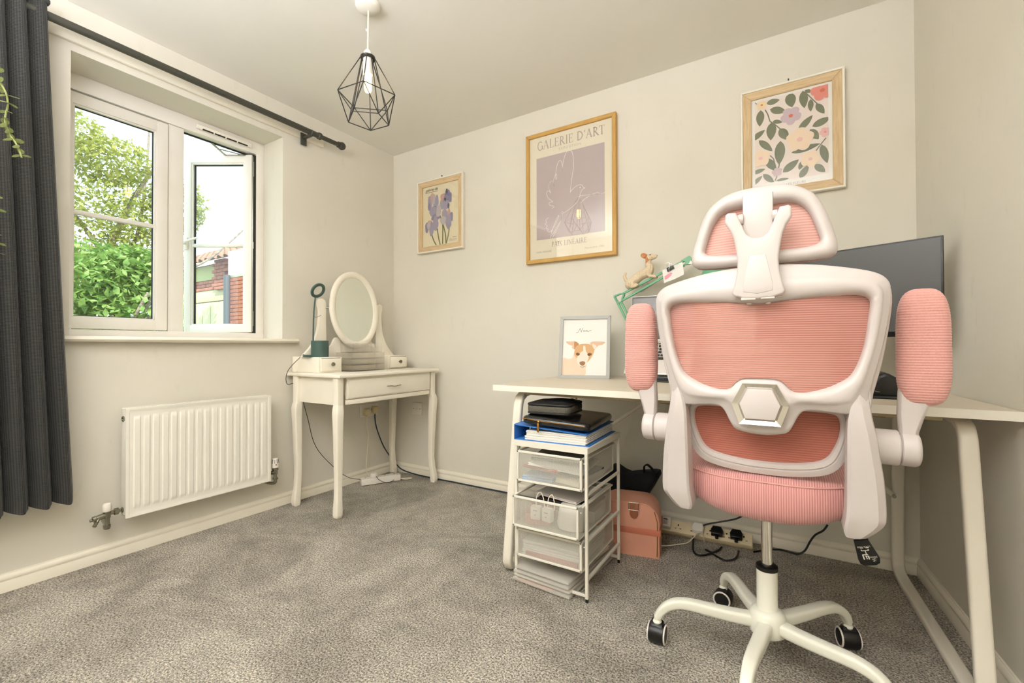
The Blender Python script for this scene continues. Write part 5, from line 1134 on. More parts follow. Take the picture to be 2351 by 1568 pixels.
# things in the drawers
for n_, c in (('c_grey', (132, 126, 118)), ('c_green', (88, 118, 74)), ('c_rose', (206, 150, 144)), ('c_blue', (160, 186, 214)), ('c_navy', (66, 76, 96)), ('c_plum', (92, 44, 44)), ('c_dk', (52, 46, 44)), ('c_orange', (222, 140, 92)), ('c_teal', (84, 132, 156))): M[n_] = mat(n_, c, .75)
def sheetpile(name, label, cat, c, sx, sy, h, rz, mt_, n=1, tilt=0, group=None, rx=0):
    o = thing(name, label, cat, c, group=group, rz=R(rz)); rd = random.Random(hash(name) % 97 if False else int(c[2]*1000)); b = MB()
    X = Matrix.Rotation(R(tilt), 4, 'Y') @ Matrix.Rotation(R(rx), 4, 'X')
    for k in range(n):
        dx, dy = rd.uniform(-.004, .004), rd.uniform(-.004, .004); b.box(-sx/2+dx, sx/2+dx, -sy/2+dy, sy/2+dy, h*k/n, h*(k+.82)/n, b=min(.001, h*.2), seg=1, mtx=X)
    b.build('sheets', mt_, o, local=True); return o
sheetpile('notebook', 'grey covered notebook on top in the upper mesh drawer', 'notebook', (1.80, -.72, .497), .225, .30, .008, 4, 'c_grey')
sheetpile('card_folder', 'green edged folder under the grey notebook in the upper drawer', 'folder', (1.765, -.70, .486), .21, .30, .008, 12, 'c_green')
sheetpile('paper_bundle', 'pink paper bundle inside the upper mesh drawer', 'paper', (1.755, -.80, .455), .16, .20, .014, -8, 'c_rose', 4)
sheetpile('paper_bundle', 'white paper bundle sloping inside the upper mesh drawer', 'paper', (1.80, -.78, .465), .22, .24, .010, 6, 'paper', 3, tilt=5)
sheetpile('paper_pad', 'pale blue pad at the bottom left of the upper mesh drawer', 'paper', (1.735, -.83, .411), .13, .15, .024, 3, 'c_blue', 3)
sheetpile('carton', 'cream carton lying at the front of the upper mesh drawer', 'box', (1.84, -.855, .412), .15, .05, .024, -12, 'pcream', 1)
sheetpile('booklet', 'navy booklet inside the upper mesh drawer', 'booklet', (1.85, -.76, .437), .14, .18, .010, -5, 'c_navy', 1)
sheetpile('envelope_stack', 'grey white envelopes lying on top in the middle mesh drawer', 'paper', (1.80, -.74, .336), .19, .22, .010, -6, 'rim', 3, tilt=2)
sheetpile('envelope_stack', 'dark edged envelope below the pale ones in the middle drawer', 'paper', (1.81, -.735, .322), .20, .22, .009, -3, 'c_dk', 1)
sheetpile('red_folder', 'dark red folder in the middle mesh drawer', 'folder', (1.80, -.74, .300), .22, .24, .016, 0, 'c_plum', 2)
for k, (x_, r_) in enumerate(((1.735, 10), (1.785, -8))):
    o = thing('charger_plug', ('left' if k == 0 else 'right')+' of two white charger plugs at the front of the middle drawer', 'charger', (x_, -.905, .268), rz=R(r_), group='white charger plugs in the middle drawer')
    b = MB(); b.box(-.021, .021, -.014, .014, 0, .052, b=.006); b.build('charger_body', 'wplast', o, local=True)
    b = MB(); b.tube(crom([(0, 0, .05), (0, .005, .085), (.014, .01, .102), (.03, .0, .080), (.034, -.004, .05)], 4), .0018, 6); b.build('charger_lead', 'wcord', o, local=True)
    b = MB(); b.box(-.008, .008, -.0146, -.0138, .034, .037); b.box(-.002, .002, -.0146, -.0138, .018, .021); b.build('port', 'c_grey', o, local=True)
o = thing('charging_disc', 'round white charging stand in the right of the middle drawer', 'charger', (1.865, -.86, .243)); b = MB(); b.lathe([(.0, .0), (.052, 0), (.058, .02), (.052, .075), (.046, .088), (0, .092)], n=28, d=(0, .15, 1)); b.build('stand_body', 'wplast', o, local=True)
sheetpile('white_box', 'long white box behind the charging disc in the middle drawer', 'box', (1.88, -.70, .243), .07, .15, .055, 3, 'wplast', 1)
sheetpile('pink_pouch', 'pink pouch at the bottom left of the middle mesh drawer', 'pouch', (1.72, -.85, .243), .10, .10, .05, 14, 'c_rose', 1)
sheetpile('document_stack', 'pale documents filling the lowest mesh drawer', 'paper', (1.79, -.76, .117), .24, .28, .060, 1, 'paper', 7)
sheetpile('document_stack', 'mauve documents at the bottom of the lowest mesh drawer front', 'paper', (1.80, -.893, .117), .22, .03, .022, 0, 'c_rose', 2)
M['frost'] = mat('frosted plastic wallet', (226, 220, 208), .35, alpha=.55)
o = thing('plastic_wallets', 'stack of frosted plastic wallets on the carpet under the cart drawers', 'folder', (1.77, -.69, 0), rz=R(-4))
for k in range(4):
    b = MB(); b.box(-.133+.003*k, .128-.002*k, -.225+.004*(k % 2), .21, .003+.016*k, .016+.016*k, b=.006); b.build('wallet', 'frost', o, local=True)
b = MB(); b.box(-.12, .04, -.215, .1, .006, .0085); b.box(-.12, .06, -.216, .1, .012, .0145); b.build('orange_sheet', 'c_orange', o, local=True, smooth=0)
o2 = sheetpile('ring_pad', 'blue and white pad lying on the plastic wallets under the cart', 'notebook', (1.755, -.80, .067), .22, .012, .014, -16, 'paper', 2)
sheetpile('teal_booklet', 'teal booklet tucked behind the blue and white pad', 'booklet', (1.735, -.77, .069), .18, .05, .016, -18, 'c_teal', 1)
sheetpile('loose_papers', 'loose cream papers on the plastic wallets under the cart', 'paper', (1.785, -.68, .069), .22, .24, .012, -8, 'pcream', 4)
MB().tube(crom([(1.80, -.77, .085), (1.805, -.785, .094), (1.82, -.79, .097), (1.835, -.785, .088), (1.85, -.77, .090), (1.852, -.755, .098)], 4), .0028, 8).build('hair_tie', 'bcord', None, label='black curled band lying on the cream papers under the cart', category='band')

# ---- on top of the cart
M['bfold'] = mat('blue card folder', (54, 120, 196), .45); M['patent'] = mat('black crocodile patent', (14, 14, 14), .16, bump=(120, .5, .002), coat=.4); M['pouchg'] = mat('grey woven pouch', (98, 94, 82), .9, noise=(200, (76, 72, 62), .8)); M['gold'] = mat('brass zip', (196, 146, 70), .25, metal=1)
fo = thing('lever_arch_file', 'blue file full of papers lying on top of the cart', 'folder', (1.785, -.70, ctz), rz=R(3))
b = MB(); b.box(-.165, .148, -.185, .165, 0, .003, b=.001); b.box(-.168, -.164, -.185, .165, 0, .062, b=.001); b.prism([(-.165, .058), (-.165, .061), (.140, .045), (.140, .042)], 'y', -.185, .165); b.build('cover', 'bfold', fo, local=True)
b = MB(); rd = random.Random(4)
for k in range(12): b.box(-.115+rd.uniform(-.008, .004), .136+rd.uniform(-.004, .004), -.180+rd.uniform(-.003, .003), .155, .004+k*.0031, .0066+k*.0031)
b.build('papers', 'paper', fo, local=True, smooth=0)
b = MB(); b.lathe([(.007, 0), (.010, .001), (.010, .003), (.006, .003)], (-.1685, -.15, .03), (-1, 0, 0), 14); b.box(-.13, -.125, -.12, -.10, .004, .044); b.build('ring_mechanism', 'chrome', fo, local=True)
sl_ = thing('laptop_sleeve', 'black crocodile-pattern laptop sleeve lying on the blue file', 'sleeve', (1.79, -.72, ctz+.061), rz=R(4))
b = MB(); b.prism([(p[0], p[1]) for p in rrect(.285, .335, .03, 4)], 'z', 0, .030, bev=.012, seg=3, mtx=Matrix.Rotation(R(3.0), 4, 'Y')); b.build('sleeve_body', 'patent', sl_, local=True, smooth=60)
b = MB(); b.tube(crom([(-.135, -.1665, .028), (-.10, -.1690, .026), (-.06, -.1690, .022), (.0, -.1690, .019), (.06, -.1690, .017), (.125, -.166, .013)], 5), .0016, 6); b.build('zip', 'gold', sl_, local=True)
b = MB(); b.ell((-.062, -.172, .020), (.006, .004, .005), 10, 6); b.box(-.067, -.059, -.175, -.172, -.022, .014, b=.001); b.build('zip_pull', 'gold', sl_, local=True)
po = thing('pouch', 'small grey pouch with black zip top on the laptop sleeve', 'pouch', (1.735, -.735, ctz+.098), rz=R(5))
b = MB(); b.prism(rrect(.188, .19, .03, 4), 'z', .006, .036, bev=.008, seg=3); b.build('pouch_body', 'pouchg', po, local=True, smooth=60)
b = MB(); b.prism(rrect(.190, .192, .03, 4), 'z', 0, .009, bev=.004); b.prism(rrect(.190, .192, .03, 4), 'z', .034, .044, bev=.004); b.ell((.02, .01, .044), (.075, .06, .014), 20, 8); b.build('pouch_trim', 'blackr', po, local=True, smooth=60)
b = MB(); b.tube(crom([(.05, -.0, .05), (.075, .0, .058), (.095, .0, .048), (.105, .002, .02)], 4), .003, 6); b.build('pouch_strap', 'blackr', po, local=True)

# ================================================================== BAGS
M['bagp'] = mat('coral leather', (232, 166, 138), .6, bump=(25, .35, .01)); M['bagd'] = mat('darker coral band', (214, 126, 98), .55); M['strapb'] = mat('tan leather strap', (170, 102, 72), .5); M['tote'] = mat('black cloth tote', (17, 19, 17), .9, bump=(12, .6, .02))
bg_ = thing('coral_bag', 'coral leather bag with buckle strap on the carpet beside the cart', 'bag', (1.93, -.345, 0), rz=R(10))
def bagsec(w_, h, r_): return [(-w_, 0)]+[(w_, 0)]+[(w_, h-r_)]+[(w_-r_+r_*cos(R(a)), h-r_+r_*sin(R(a))) for a in range(15, 91, 15)]+[(-w_+r_-r_*sin(R(a)), h-r_+r_*cos(R(a))) for a in range(0, 76, 15)]+[(-w_, h-r_)]
b = MB(); vs = []; ys = [-.098, -.094, -.07, .0, .06, .095, .10]; sc = [.93, .985, 1.0, 1.03, 1.0, .97, .90]
S0 = bagsec(.138, .236, .075); k = len(S0)
for y, s_ in zip(ys, sc): vs += [(p[0]*s_+.012*(y+.098)*-1, y, p[1]*(s_ if p[1] > .05 else 1)) for p in S0]
fs = [(i*k+q, i*k+(q+1) % k, (i+1)*k+(q+1) % k, (i+1)*k+q) for i in range(len(ys)-1) for q in range(k)]+[tuple(range(k))[::-1], tuple((len(ys)-1)*k+q for q in range(k))]
b.add(vs, fs); b.build('bag_body', 'bagp', bg_, local=True, smooth=50)
b = MB(); b.tube([(p[0]*.985, -.094, p[1]*.985) for p in S0[1:]+S0[:1]], .0035, 6); b.build('piping', 'bagp', bg_, local=True)
b = MB(); b.box(-.1375, .1375, -.101, -.094, .098, .125, b=.002); b.box(.133, .1435, -.098, .09, .098, .125, b=.002); b.build('band', 'bagd', bg_, local=True)
b = MB(); b.prism([(.012, .235), (.012, .183), (.018, .170), (.030, .164), (.042, .170), (.048, .183), (.048, .235)], 'y', -.105, -.099, bev=.0015); b.build('strap', 'strapb', bg_, local=True)
b = MB()
for p, q in (((.008, .205), (.008, .238)), ((.052, .205), (.052, .238)), ((.008, .238), (.052, .238)), ((.008, .205), (.052, .205)), ((.030, .24), (.030, .206))): b.tube([(p[0], -.108, p[1]), (q[0], -.108, q[1])], .0018, 8)
b.build('buckle', 'chrome', bg_, local=True)
b = MB(); b.tube([(.128, -.099, .01), (.130, -.099, .09), (.1300, -.099, .16), (.118, -.099, .205)], .0018, 6); b.build('zip', 'gold', bg_, local=True)
tb = thing('black_tote', 'slumped black cloth tote bag behind the coral bag', 'bag', (1.89, -.14, 0))
P = [by(px, py, -.16) for px, py in ((1350, 1120), (1385, 1092), (1405, 1068), (1416, 1070), (1430, 1080), (1444, 1086), (1462, 1084), (1478, 1083), (1500, 1081), (1511, 1083), (1513, 1093), (1498, 1120), (1481, 1147), (1478, 1170))]
pl_ = [(p.x, p.z) for p in P]+[(1.975, .01), (1.76, .01)]
b = MB(); b.prism(pl_, 'y', -.215, -.09, bev=.022, seg=3); b.build('tote_body', 'tote', tb, smooth=70)
b = MB(); C = [by(px, py, -.18) for px, py in ((1480, 1092), (1479, 1072), (1486, 1067), (1495, 1074), (1503, 1084), (1510, 1096))]; b.sweep(crom(C, 4), rrect(.006, .022, .002, 1), up=(0, 1, 0)); b.build('handle', 'tote', tb)

# ================================================================== EXTENSION LEAD AND CABLES UNDER THE DESK
P0, P1 = Vector((1.995, -.112, .004)), Vector((2.425, -.090, .004))
TLT = R(38)
st_, sa, sL = pstrip('extension_lead', 'long cream extension lead tilted against the skirting under the desk', P0, P1, .062, .036, 'cream', 6, tilt=TLT)
def onstrip(u, dz=0.0, dy=0.0): return Vector(P0)+Matrix.Rotation(sa, 3, 'Z') @ (Matrix.Rotation(TLT, 3, 'X') @ Vector((u*sL, dy, .036+dz)))
st_.location.z += .0175; P0 = P0+Vector((0, 0, .0175))
def splug(u, label, mt_, big=False):
    o = thing('mains_plug', label, 'plug', onstrip(u), group='plugs in the extension lead under the desk'); o.rotation_euler = (TLT, 0, sa)
    if big: MB().box(-.024, .024, -.026, .026, 0, .030, b=.004).build('plug_body', mt_, o, local=True); b = MB(); b.box(-.009, .009, .008, .013, .0300, .0306); b.build('usb_port', 'black', o, local=True); b = MB(); [b.box(-.012+.003*(k % 3), .012-.002*(k % 2), -.016+.0042*k, -.0142+.0042*k, .0300, .0304) for k in range(5)]; b.build('printed_text', 'c_grey', o, local=True)
    else:
        b = MB(); b.prism([(-.024, -.018), (.024, -.018), (.027, .006), (.018, .026), (-.018, .026), (-.027, .006)], 'z', 0, .026, bev=.006, seg=3); b.box(-.007, .007, -.032, -.016, .004, .018, b=.003); b.build('plug_body', mt_, o, local=True, smooth=50)
    return o
splug(.115, 'square white USB charger in the cream extension lead', 'wplast', True); splug(.46, 'white plug in the cream extension lead under the desk', 'wplast')
splug(.655, 'black plug beside the white one in the cream extension lead', 'black'); splug(.845, 'black plug nearest the switch end of the cream extension lead', 'black')
def cp_(px, py, y):
    p = by(px, py, y); return p if p.z > .009 else bz(px, py, .009)
def cable(name, pts, r_, mt_, label): return MB().tube(crom(pts, 6), r_, 8).build(name, mt_, None, label=label, category='cable')
cable('black_flex', [cp_(1657, 1256, -.165), cp_(1650, 1263, -.18), cp_(1638, 1268, -.20), cp_(1618, 1274, -.20), cp_(1600, 1273, -.19), cp_(1591, 1262, -.17), cp_(1591, 1240, -.15), cp_(1592, 1226, -.14), cp_(1585, 1221, -.13), cp_(1598, 1214, -.12), cp_(1622, 1204, -.10), cp_(1660, 1197, -.09), cp_(1690, 1191, -.09), cp_(1712, 1180, -.09)], .0042, 'bcord', 'thick black flex looping up the wall from the left black plug')
cable('black_flex', [cp_(1696, 1265, -.165), cp_(1692, 1278, -.20), cp_(1682, 1285, -.22), cp_(1664, 1286, -.22), cp_(1645, 1277, -.20), cp_(1632, 1268, -.20), cp_(1620, 1262, -.185)], .0042, 'bcord', 'thick black flex curling on the carpet from the right black plug')
cable('black_flex', [cp_(1731, 1267, -.10), cp_(1760, 1262, -.08), cp_(1790, 1262, -.07), cp_(1815, 1268, -.07), cp_(1832, 1272, -.08), cp_(1848, 1264, -.07), cp_(1860, 1243, -.06), cp_(1872, 1228, -.06), cp_(1890, 1218, -.06), cp_(1900, 1205, -.06)], .0042, 'bcord', 'thick black flex leaving the end of the cream extension lead')
cable('white_flex', [cp_(1510, 1252, -.16), cp_(1528, 1253, -.18), cp_(1555, 1250, -.17), cp_(1578, 1246, -.165), cp_(1592, 1234, -.17), cp_(1602, 1224, -.17), cp_(1610, 1223, -.17), cp_(1615, 1232, -.17), cp_(1617, 1245, -.165)], .0025, 'wcord', 'thin white flex arching out of the white plug under the desk')
b = MB(); cable('white_cable', [by(1452, 925, -.02), by(1449, 950, -.02), by(1444, 985, -.02), by(1433, 1010, -.02), by(1429, 1040, -.02), by(1422, 1058, -.03), by(1405, 1085, -.05)], .0018, 'wcord', 'thin white cable hanging down the wall behind the desk')
b = MB(); c = by(1517, 1196, -.10); b.ell(c, (.013, .012, .013), 12, 8); b.tube(crom([c, c+Vector((-.002, -.005, -.02)), c+Vector((-.012, -.004, -.045))], 3), .004, 6)
b.build('adaptor', 'black', None, label='small black round adaptor behind the coral bag', category='adaptor')

# ================================================================== OFFICE CHAIR (built around its column, facing the desk)
ch = thing('office_chair', 'white and pink mesh office chair with its back to the camera', 'chair', (2.516, -.925, 0))
YB = -.275
def mirror_half(h): return h+[(-x, z) for x, z in h[::-1] if abs(x) > 1e-6]
def ring(b, outer, inner, prof, yfn, k=3):
    """closed rim between two outlines; prof = (t across from outer to inner, y offset)"""
    O = crom([(p[0], 0, p[1]) for p in outer], k, closed=True); I_ = crom([(p[0], 0, p[1]) for p in inner], k, closed=True); vs = []
    for o, i in zip(O, I_):
        w_ = (i-o).length
        for t, h in prof: p = o.lerp(i, t); vs.append((p.x, yfn(p.x, p.z)+h*min(1, .35+w_*14), p.z))
    n, q = len(O), len(prof); b.add(vs, [(a*q+c, a*q+(c+1) % q, ((a+1) % n)*q+(c+1) % q, ((a+1) % n)*q+c) for a in range(n) for c in range(q)]); return I_
def fill(b, loop, yfn, rings=6, cz=None):
    """sheet filling a closed loop"""
    cx = sum(p.x for p in loop)/len(loop); cz = sum(p.z for p in loop)/len(loop); n = len(loop); vs = []
    for r_ in range(rings): 
        s_ = 1-r_/rings
        for p in loop: x, z = cx+(p.x-cx)*s_, cz+(p.z-cz)*s_; vs.append((x, yfn(x, z), z))
    vs.append((cx, yfn(cx, cz), cz)); fs = [(r_*n+i, r_*n+(i+1) % n, (r_+1)*n+(i+1) % n, (r_+1)*n+i) for r_ in range(rings-1) for i in range(n)]
    fs += [((rings-1)*n+i, (rings-1)*n+(i+1) % n, rings*n) for i in range(n)]; b.add(vs, fs)
OUT = mirror_half([(0, 1.131), (.06, 1.130), (.125, 1.123), (.195, 1.109), (.230, 1.097), (.247, 1.081), (.252, 1.06), (.250, 1.015), (.238, .94), (.222, .87), (.212, .825), (.207, .79), (.172, .782), (.125, .786), (.095, .786), (.080, .775), (.066, .745), (.053, .729), (.02, .722), (0, .721)])
INN = mirror_half([(0, 1.036), (.05, 1.041), (.11, 1.047), (.172, 1.052), (.200, 1.050), (.213, 1.041), (.215, 1.028), (.212, 1.0), (.204, .94), (.190, .893), (.173, .865), (.142, .846), (.112, .836), (.090, .831), (.075, .831), (.063, .836), (.049, .852), (.036, .860), (.015, .862), (0, .862)])
yb = lambda x, z: YB+.55*x*x-.05*(z-.9)
prof = [(0, .004), (.02, -.004), (.10, -.009), (.36, -.011), (.45, -.017), (.56, -.021), (.78, -.020), (.92, -.014), (1, .002), (1, .012), (.5, .014), (0, .012)]
b = MB(); I1 = ring(b, OUT, INN, prof, yb); b.build('back_frame', 'chair', ch, local=True, smooth=50)
b = MB(); fill(b, [Vector((p.x*1.02, 0, (p.z-.95)*1.02+.95)) for p in I1], lambda x, z: yb(x, z)+.010-.02*(1-min(1, (x/.2)**2)), 8); b.build('back_mesh', 'mesh', ch, local=True, smooth=80)
# thin rim of the inner mesh frame showing outside the shell
IO = mirror_half([(0, 1.126), (.12, 1.118), (.20, 1.103), (.245, 1.08), (.256, 1.05), (.252, .99), (.238, .90), (.222, .83), (.210, .78), (.15, .79), (.08, .80), (0, .80)])
II = mirror_half([(0, 1.11), (.115, 1.10), (.19, 1.088), (.228, 1.07), (.238, 1.045), (.236, .99), (.222, .90), (.206, .84), (.190, .80), (.14, .805), (.08, .81), (0, .81)])
b = MB(); ring(b, IO, II, [(0, .006), (.1, 0), (.9, 0), (1, .006), (1, .02), (0, .02)], lambda x, z: yb(x, z)+.012); b.build('mesh_rim', 'chair', ch, local=True, smooth=50)
LO = mirror_half([(0, .803), (.08, .803), (.145, .803), (.180, .796), (.189, .765), (.187, .725), (.178, .678), (.160, .640), (.125, .619), (.06, .609), (0, .607)])
LI = mirror_half([(0, .778), (.08, .778), (.135, .776), (.156, .770), (.163, .750), (.160, .720), (.150, .690), (.136, .666), (.11, .652), (.055, .643), (0, .641)])
yl_ = lambda x, z: -.205+.5*x*x-.14*(z-.7)
b = MB(); I2 = ring(b, LO, LI, [(0, .006), (.03, -.004), (.3, -.008), (.46, -.009), (.5, -.004), (.56, -.004), (.6, -.008), (.9, -.007), (1, .002), (1, .014), (0, .014)], yl_); b.build('lumbar_frame', 'chair', ch, local=True, smooth=50)
M['lmesh'] = stripes('shaded pink lumbar mesh', (166, 92, 74), (184, 110, 92), 165, 2, alpha=.9, bumpd=.0006)  # continues the back mesh; its inner shade is painted as a deeper pink
b = MB(); fill(b, I2, lambda x, z: yl_(x, z)+.008, 5); b.build('lumbar_mesh', 'lmesh', ch, local=True, smooth=80)
# hexagonal boss
hx = lambda s_: [(.036*s_+.000, .797+.050*s_), (.060*s_, .797), (.044*s_, .797-.048*s_), (-.044*s_, .797-.048*s_), (-.060*s_, .797), (-.036*s_, .797+.050*s_)]
def loft(b, A, ya_, B, yb_): n = len(A); b.add([(p[0], ya_, p[1]) for p in A]+[(p[0], yb_, p[1]) for p in B], [(i, (i+1) % n, n+(i+1) % n, n+i) for i in range(n)])
yh = YB-.0195
b = MB(); loft(b, hx(1.0), yh-.0035, hx(.72), yh+.004); loft(b, hx(1.0), yh-.0035, hx(1.02), yh+.004); hb = b.build('chrome_hexagon', 'chrome', ch, local=True, smooth=0)
b = MB(); b.prism(hx(.715), 'y', yh-.003, yh+.006, bev=.0015); b.build('hexagon_cap', 'chair', ch, local=True)
# rear uprights turning under the seat
for sg in (-1, 1):
    b = MB()
    S_ = [(.855, .196, .212, -.252, -.245), (.83, .188, .2135, -.262, -.245), (.80, .178, .215, -.2685, -.24), (.77, .1725, .219, -.270, -.225), (.74, .171, .225, -.268, -.205), (.69, .171, .232, -.262, -.190), (.64, .171, .239, -.254, -.180), (.59, .171, .243, -.247, -.168), (.55, .170, .2445, -.242, -.150), (.532, .168, .241, -.238, -.130), (.508, .166, .224, -.230, -.10), (.494, .170, .211, -.224, -.08)]
    vs = []; S_ = [tuple(.5*((2*B_[j])+(C_2[j]-A_[j])*t_+(2*A_[j]-5*B_[j]+4*C_2[j]-D_[j])*t_**2+(3*B_[j]-A_[j]-3*C_2[j]+D_[j])*t_**3) for j in range(5)) for i_ in range(len(S_)-1) for A_, B_, C_2, D_ in [(S_[max(i_-1, 0)], S_[i_], S_[i_+1], S_[min(i_+2, len(S_)-1)])] for t_ in (0, .34, .67)]+[S_[-1]]
    for z, xa, xb_, y0, y1 in S_:
        c = .009; xm = (xa+xb_)/2
        for x, y in ((xa, y0+c*.6), (xa+c*.6, y0), (xb_-c*1.9, y0+.002), (xb_-c*.3, y0+c*1.6), (xb_, y0+c*2.6), (xb_, y1-c), (xb_-c, y1), (xa+c, y1), (xa, y1-c)): vs.append((sg*x, y, z))
    k = 9; fs = [(i*k+q, i*k+(q+1) % k, (i+1)*k+(q+1) % k, (i+1)*k+q) for i in range(len(S_)-1) for q in range(k)]+[tuple(range(k)), tuple((len(S_)-1)*k+q for q in range(k))]
    b.add(vs, fs); b.prism([(-.215, .500), (-.10, .486), (.06, .474), (.06, .488), (-.06, .505), (-.12, .56)], 'x', sg*.176, sg*.208, bev=.004); b.build('upright', 'chair', ch, local=True, smooth=28)
    yp_ = -.155
    b = MB(); prf = [(.0, 0), (.038, 0), (.041, .003), (.041, .048), (.039, .051)]
    b.lathe(prf, (sg*.224, yp_, .700), (sg, 0, 0), 36); ps = b.build('arm_pivot', 'chair', ch, local=True)
    b = MB(); b.lathe([(.034, 0), (.034, .006)], (sg*.274, yp_, .700), (sg, 0, 0), 30); b.build('pivot_gap', 'rim', ps, local=True)
    b = MB(); b.lathe([(.036, 0), (.040, .003), (.040, .026), (.037, .033), (.030, .036), (0, .037)], (sg*.277, yp_, .700), (sg, 0, 0), 36)
    vs = []; S_ = [(.690, .278, .309, .018), (.74, .276, .311, .017), (.78, .274, .322, .015), (.83, .276, .336, .013), (.86, .28, .34, .012)]
    for z, xa, xb_, d in S_:
        for x, y in ((xa, -d*.6), (xa+.005, -d), (xb_-.008, -d), (xb_, -d*.5), (xb_, d*.5), (xb_-.008, d), (xa+.005, d), (xa, d*.6)): vs.append((sg*x, yp_+y, z))
    k = 8; b.add(vs, [(i*k+q, i*k+(q+1) % k, (i+1)*k+(q+1) % k, (i+1)*k+q) for i in range(len(S_)-1) for q in range(k)]+[tuple(range(k)), tuple((len(S_)-1)*k+q for q in range(k))])
    b.build('arm_lever', 'chair', ch, local=True, smooth=45)
    # upholstered pad: real knitted ribs
    b = MB(); NR = 44; per = 6; n = 40; vs = []; zc, hz = .9345, .1335
    for i in range(NR*per+1):
        t = -1+2*i/(NR*per); s_ = max(0, 1-abs(t)**4.2)**(1/3.0); rib = .0011*abs(math.sin(pi*i/per))**.7
        wx, wy = .047*s_*(1-.03*t)+rib*.8, .030*(max(0, 1-abs(t)**3.6)**(1/2.4))+rib
        for q in range(n):
            a = 2*pi*q/n; c, d = cos(a), sin(a); vs.append((sg*.3205+wx*math.copysign(abs(c)**.62, c), yp_+wy*math.copysign(abs(d)**.72, d), zc+hz*t))
    b.add(vs, [(i*n+q, i*n+(q+1) % n, (i+1)*n+(q+1) % n, (i+1)*n+q) for i in range(NR*per) for q in range(n)]); b.build('armrest_pad', 'pad', ch, local=True, smooth=80)
# headrest
HO = mirror_half([(0, 1.331), (.04, 1.330), (.075, 1.3225), (.10, 1.309), (.118, 1.292), (.134, 1.262), (.148, 1.22), (.158, 1.178), (.157, 1.155), (.143, 1.144), (.105, 1.139), (.05, 1.137), (0, 1.136)])
HI = mirror_half([(0, 1.283), (.035, 1.284), (.065, 1.283), (.085, 1.275), (.098, 1.261), (.109, 1.240), (.120, 1.205), (.125, 1.187), (.121, 1.178), (.108, 1.172), (.08, 1.169), (.04, 1.167), (0, 1.166)])
yh_ = lambda x, z: YB+1.1*x*x+.10*(z-1.14)**1
b = MB(); I3 = ring(b, HO, HI, [(0, .006), (.03, -.006), (.15, -.016), (.4, -.022), (.7, -.020), (.9, -.012), (1, .002), (1, .012), (0, .014)], yh_, 4); b.build('headrest_frame', 'chair', ch, local=True, smooth=60)
b = MB(); fill(b, [Vector((p.x*1.03, 0, (p.z-1.22)*1.03+1.22)) for p in I3], lambda x, z: yh_(x, z)+.010, 6); b.build('headrest_mesh', 'hmesh', ch, local=True, smooth=80)
b = MB(); ring(b, [(x*.985, (z-1.23)*.985+1.228) for x, z in HO], [(x*1.08, (z-1.22)*1.1+1.22) for x, z in HI], [(0, 0), (0, .022), (.3, .030), (1, .028), (1, 0)], lambda x, z: yh_(x, z)+.015, 3); b.build('headrest_cushion', 'pad', ch, local=True, smooth=60)
b = MB(); b.prism([(-.0315, 1.185), (.0315, 1.185), (.032, 1.30), (-.032, 1.30)], 'y', YB-.033, YB-.018, bev=.004); b.build('headrest_post', 'chair', ch, local=True)
b = MB()
for sg in (-1, 1): b.lathe([(.011, 0), (.013, .003), (.013, .010), (.010, .013), (.010, .020)], (sg*.030, YB-.030, 1.243), (sg, 0, 0), 20)
b.build('headrest_hinge', 'chair', ch, local=True)
BH = [(0, 1.191), (.012, 1.193), (.022, 1.201), (.030, 1.218), (.038, 1.240), (.046, 1.257), (.062, 1.259), (.068, 1.254), (.069, 1.234), (.058, 1.216), (.050, 1.195), (.045, 1.165), (.042, 1.14), (.044, 1.11), (.050, 1.08), (.055, 1.064), (.050, 1.057), (.028, 1.050), (0, 1.048)]
bo = [(x, z) for x, z in mirror_half(BH)]
b = MB(); b.prism(bo, 'y', YB-.052, YB-.030, bev=.005, seg=3); b.prism([(-.040, 1.10), (.040, 1.10), (.05, 1.052), (-.05, 1.052)], 'y', YB-.032, YB-.012, bev=.003); bk = b.build('headrest_bracket', 'chair', ch, local=True, smooth=60)
b = MB(); b.prism([(-.0165, 1.150), (.0165, 1.150), (.031, 1.080), (.030, 1.066), (.0, 1.060), (-.030, 1.066), (-.031, 1.080)], 'y', YB-.0535, YB-.050, bev=.0015); b.build('bracket_panel', 'chair', bk, local=True)
b = MB()
for sg in (-1, 1): b.box(sg*.006, sg*.034, YB-.0505, YB-.046, 1.0475, 1.0515, b=.001, mtx=Matrix.Rotation(0, 4, 'Y')); b.ell((sg*.020, YB-.020, 1.040), (.006, .002, .003), 10, 5)
b.build('bracket_slot', 'rim', bk, local=True)
# seat
def seat_section(z_t): pass
b = MB(); n = 64; vs = []; L_ = [(0, 0, .88), (.08, 1, .94), (.25, 2, .985), (.5, 3, 1.0), (.75, 4, .995), (.92, 5, .97), (1, 6, .93), (1.02, 7, .88), (1.03, 8, .6), (1.035, 9, .3)]
def outl(a):
    c, d = cos(a), sin(a); x = .245*math.copysign(abs(c)**.55, c); y = .247*math.copysign(abs(d)**.62, d)
    if y < 0: x *= 1-.30*(min(1, -y/.247))**2.2
    return x, y+.022
for h, _, s_ in L_:
    for q in range(n):
        x, y = outl(2*pi*q/n); yy = (y-.022)*s_+.022; xx = x*s_
        zb_ = .488+.55*xx*xx*(1 if y < 0 else .6); vs.append((xx, yy, zb_+(.592+.010*(1-(xx/.25)**2)-zb_)*h-(.02*max(0, (yy-.16)/.11)**2 if h > .5 else 0)))
k = n; nl = len(L_)
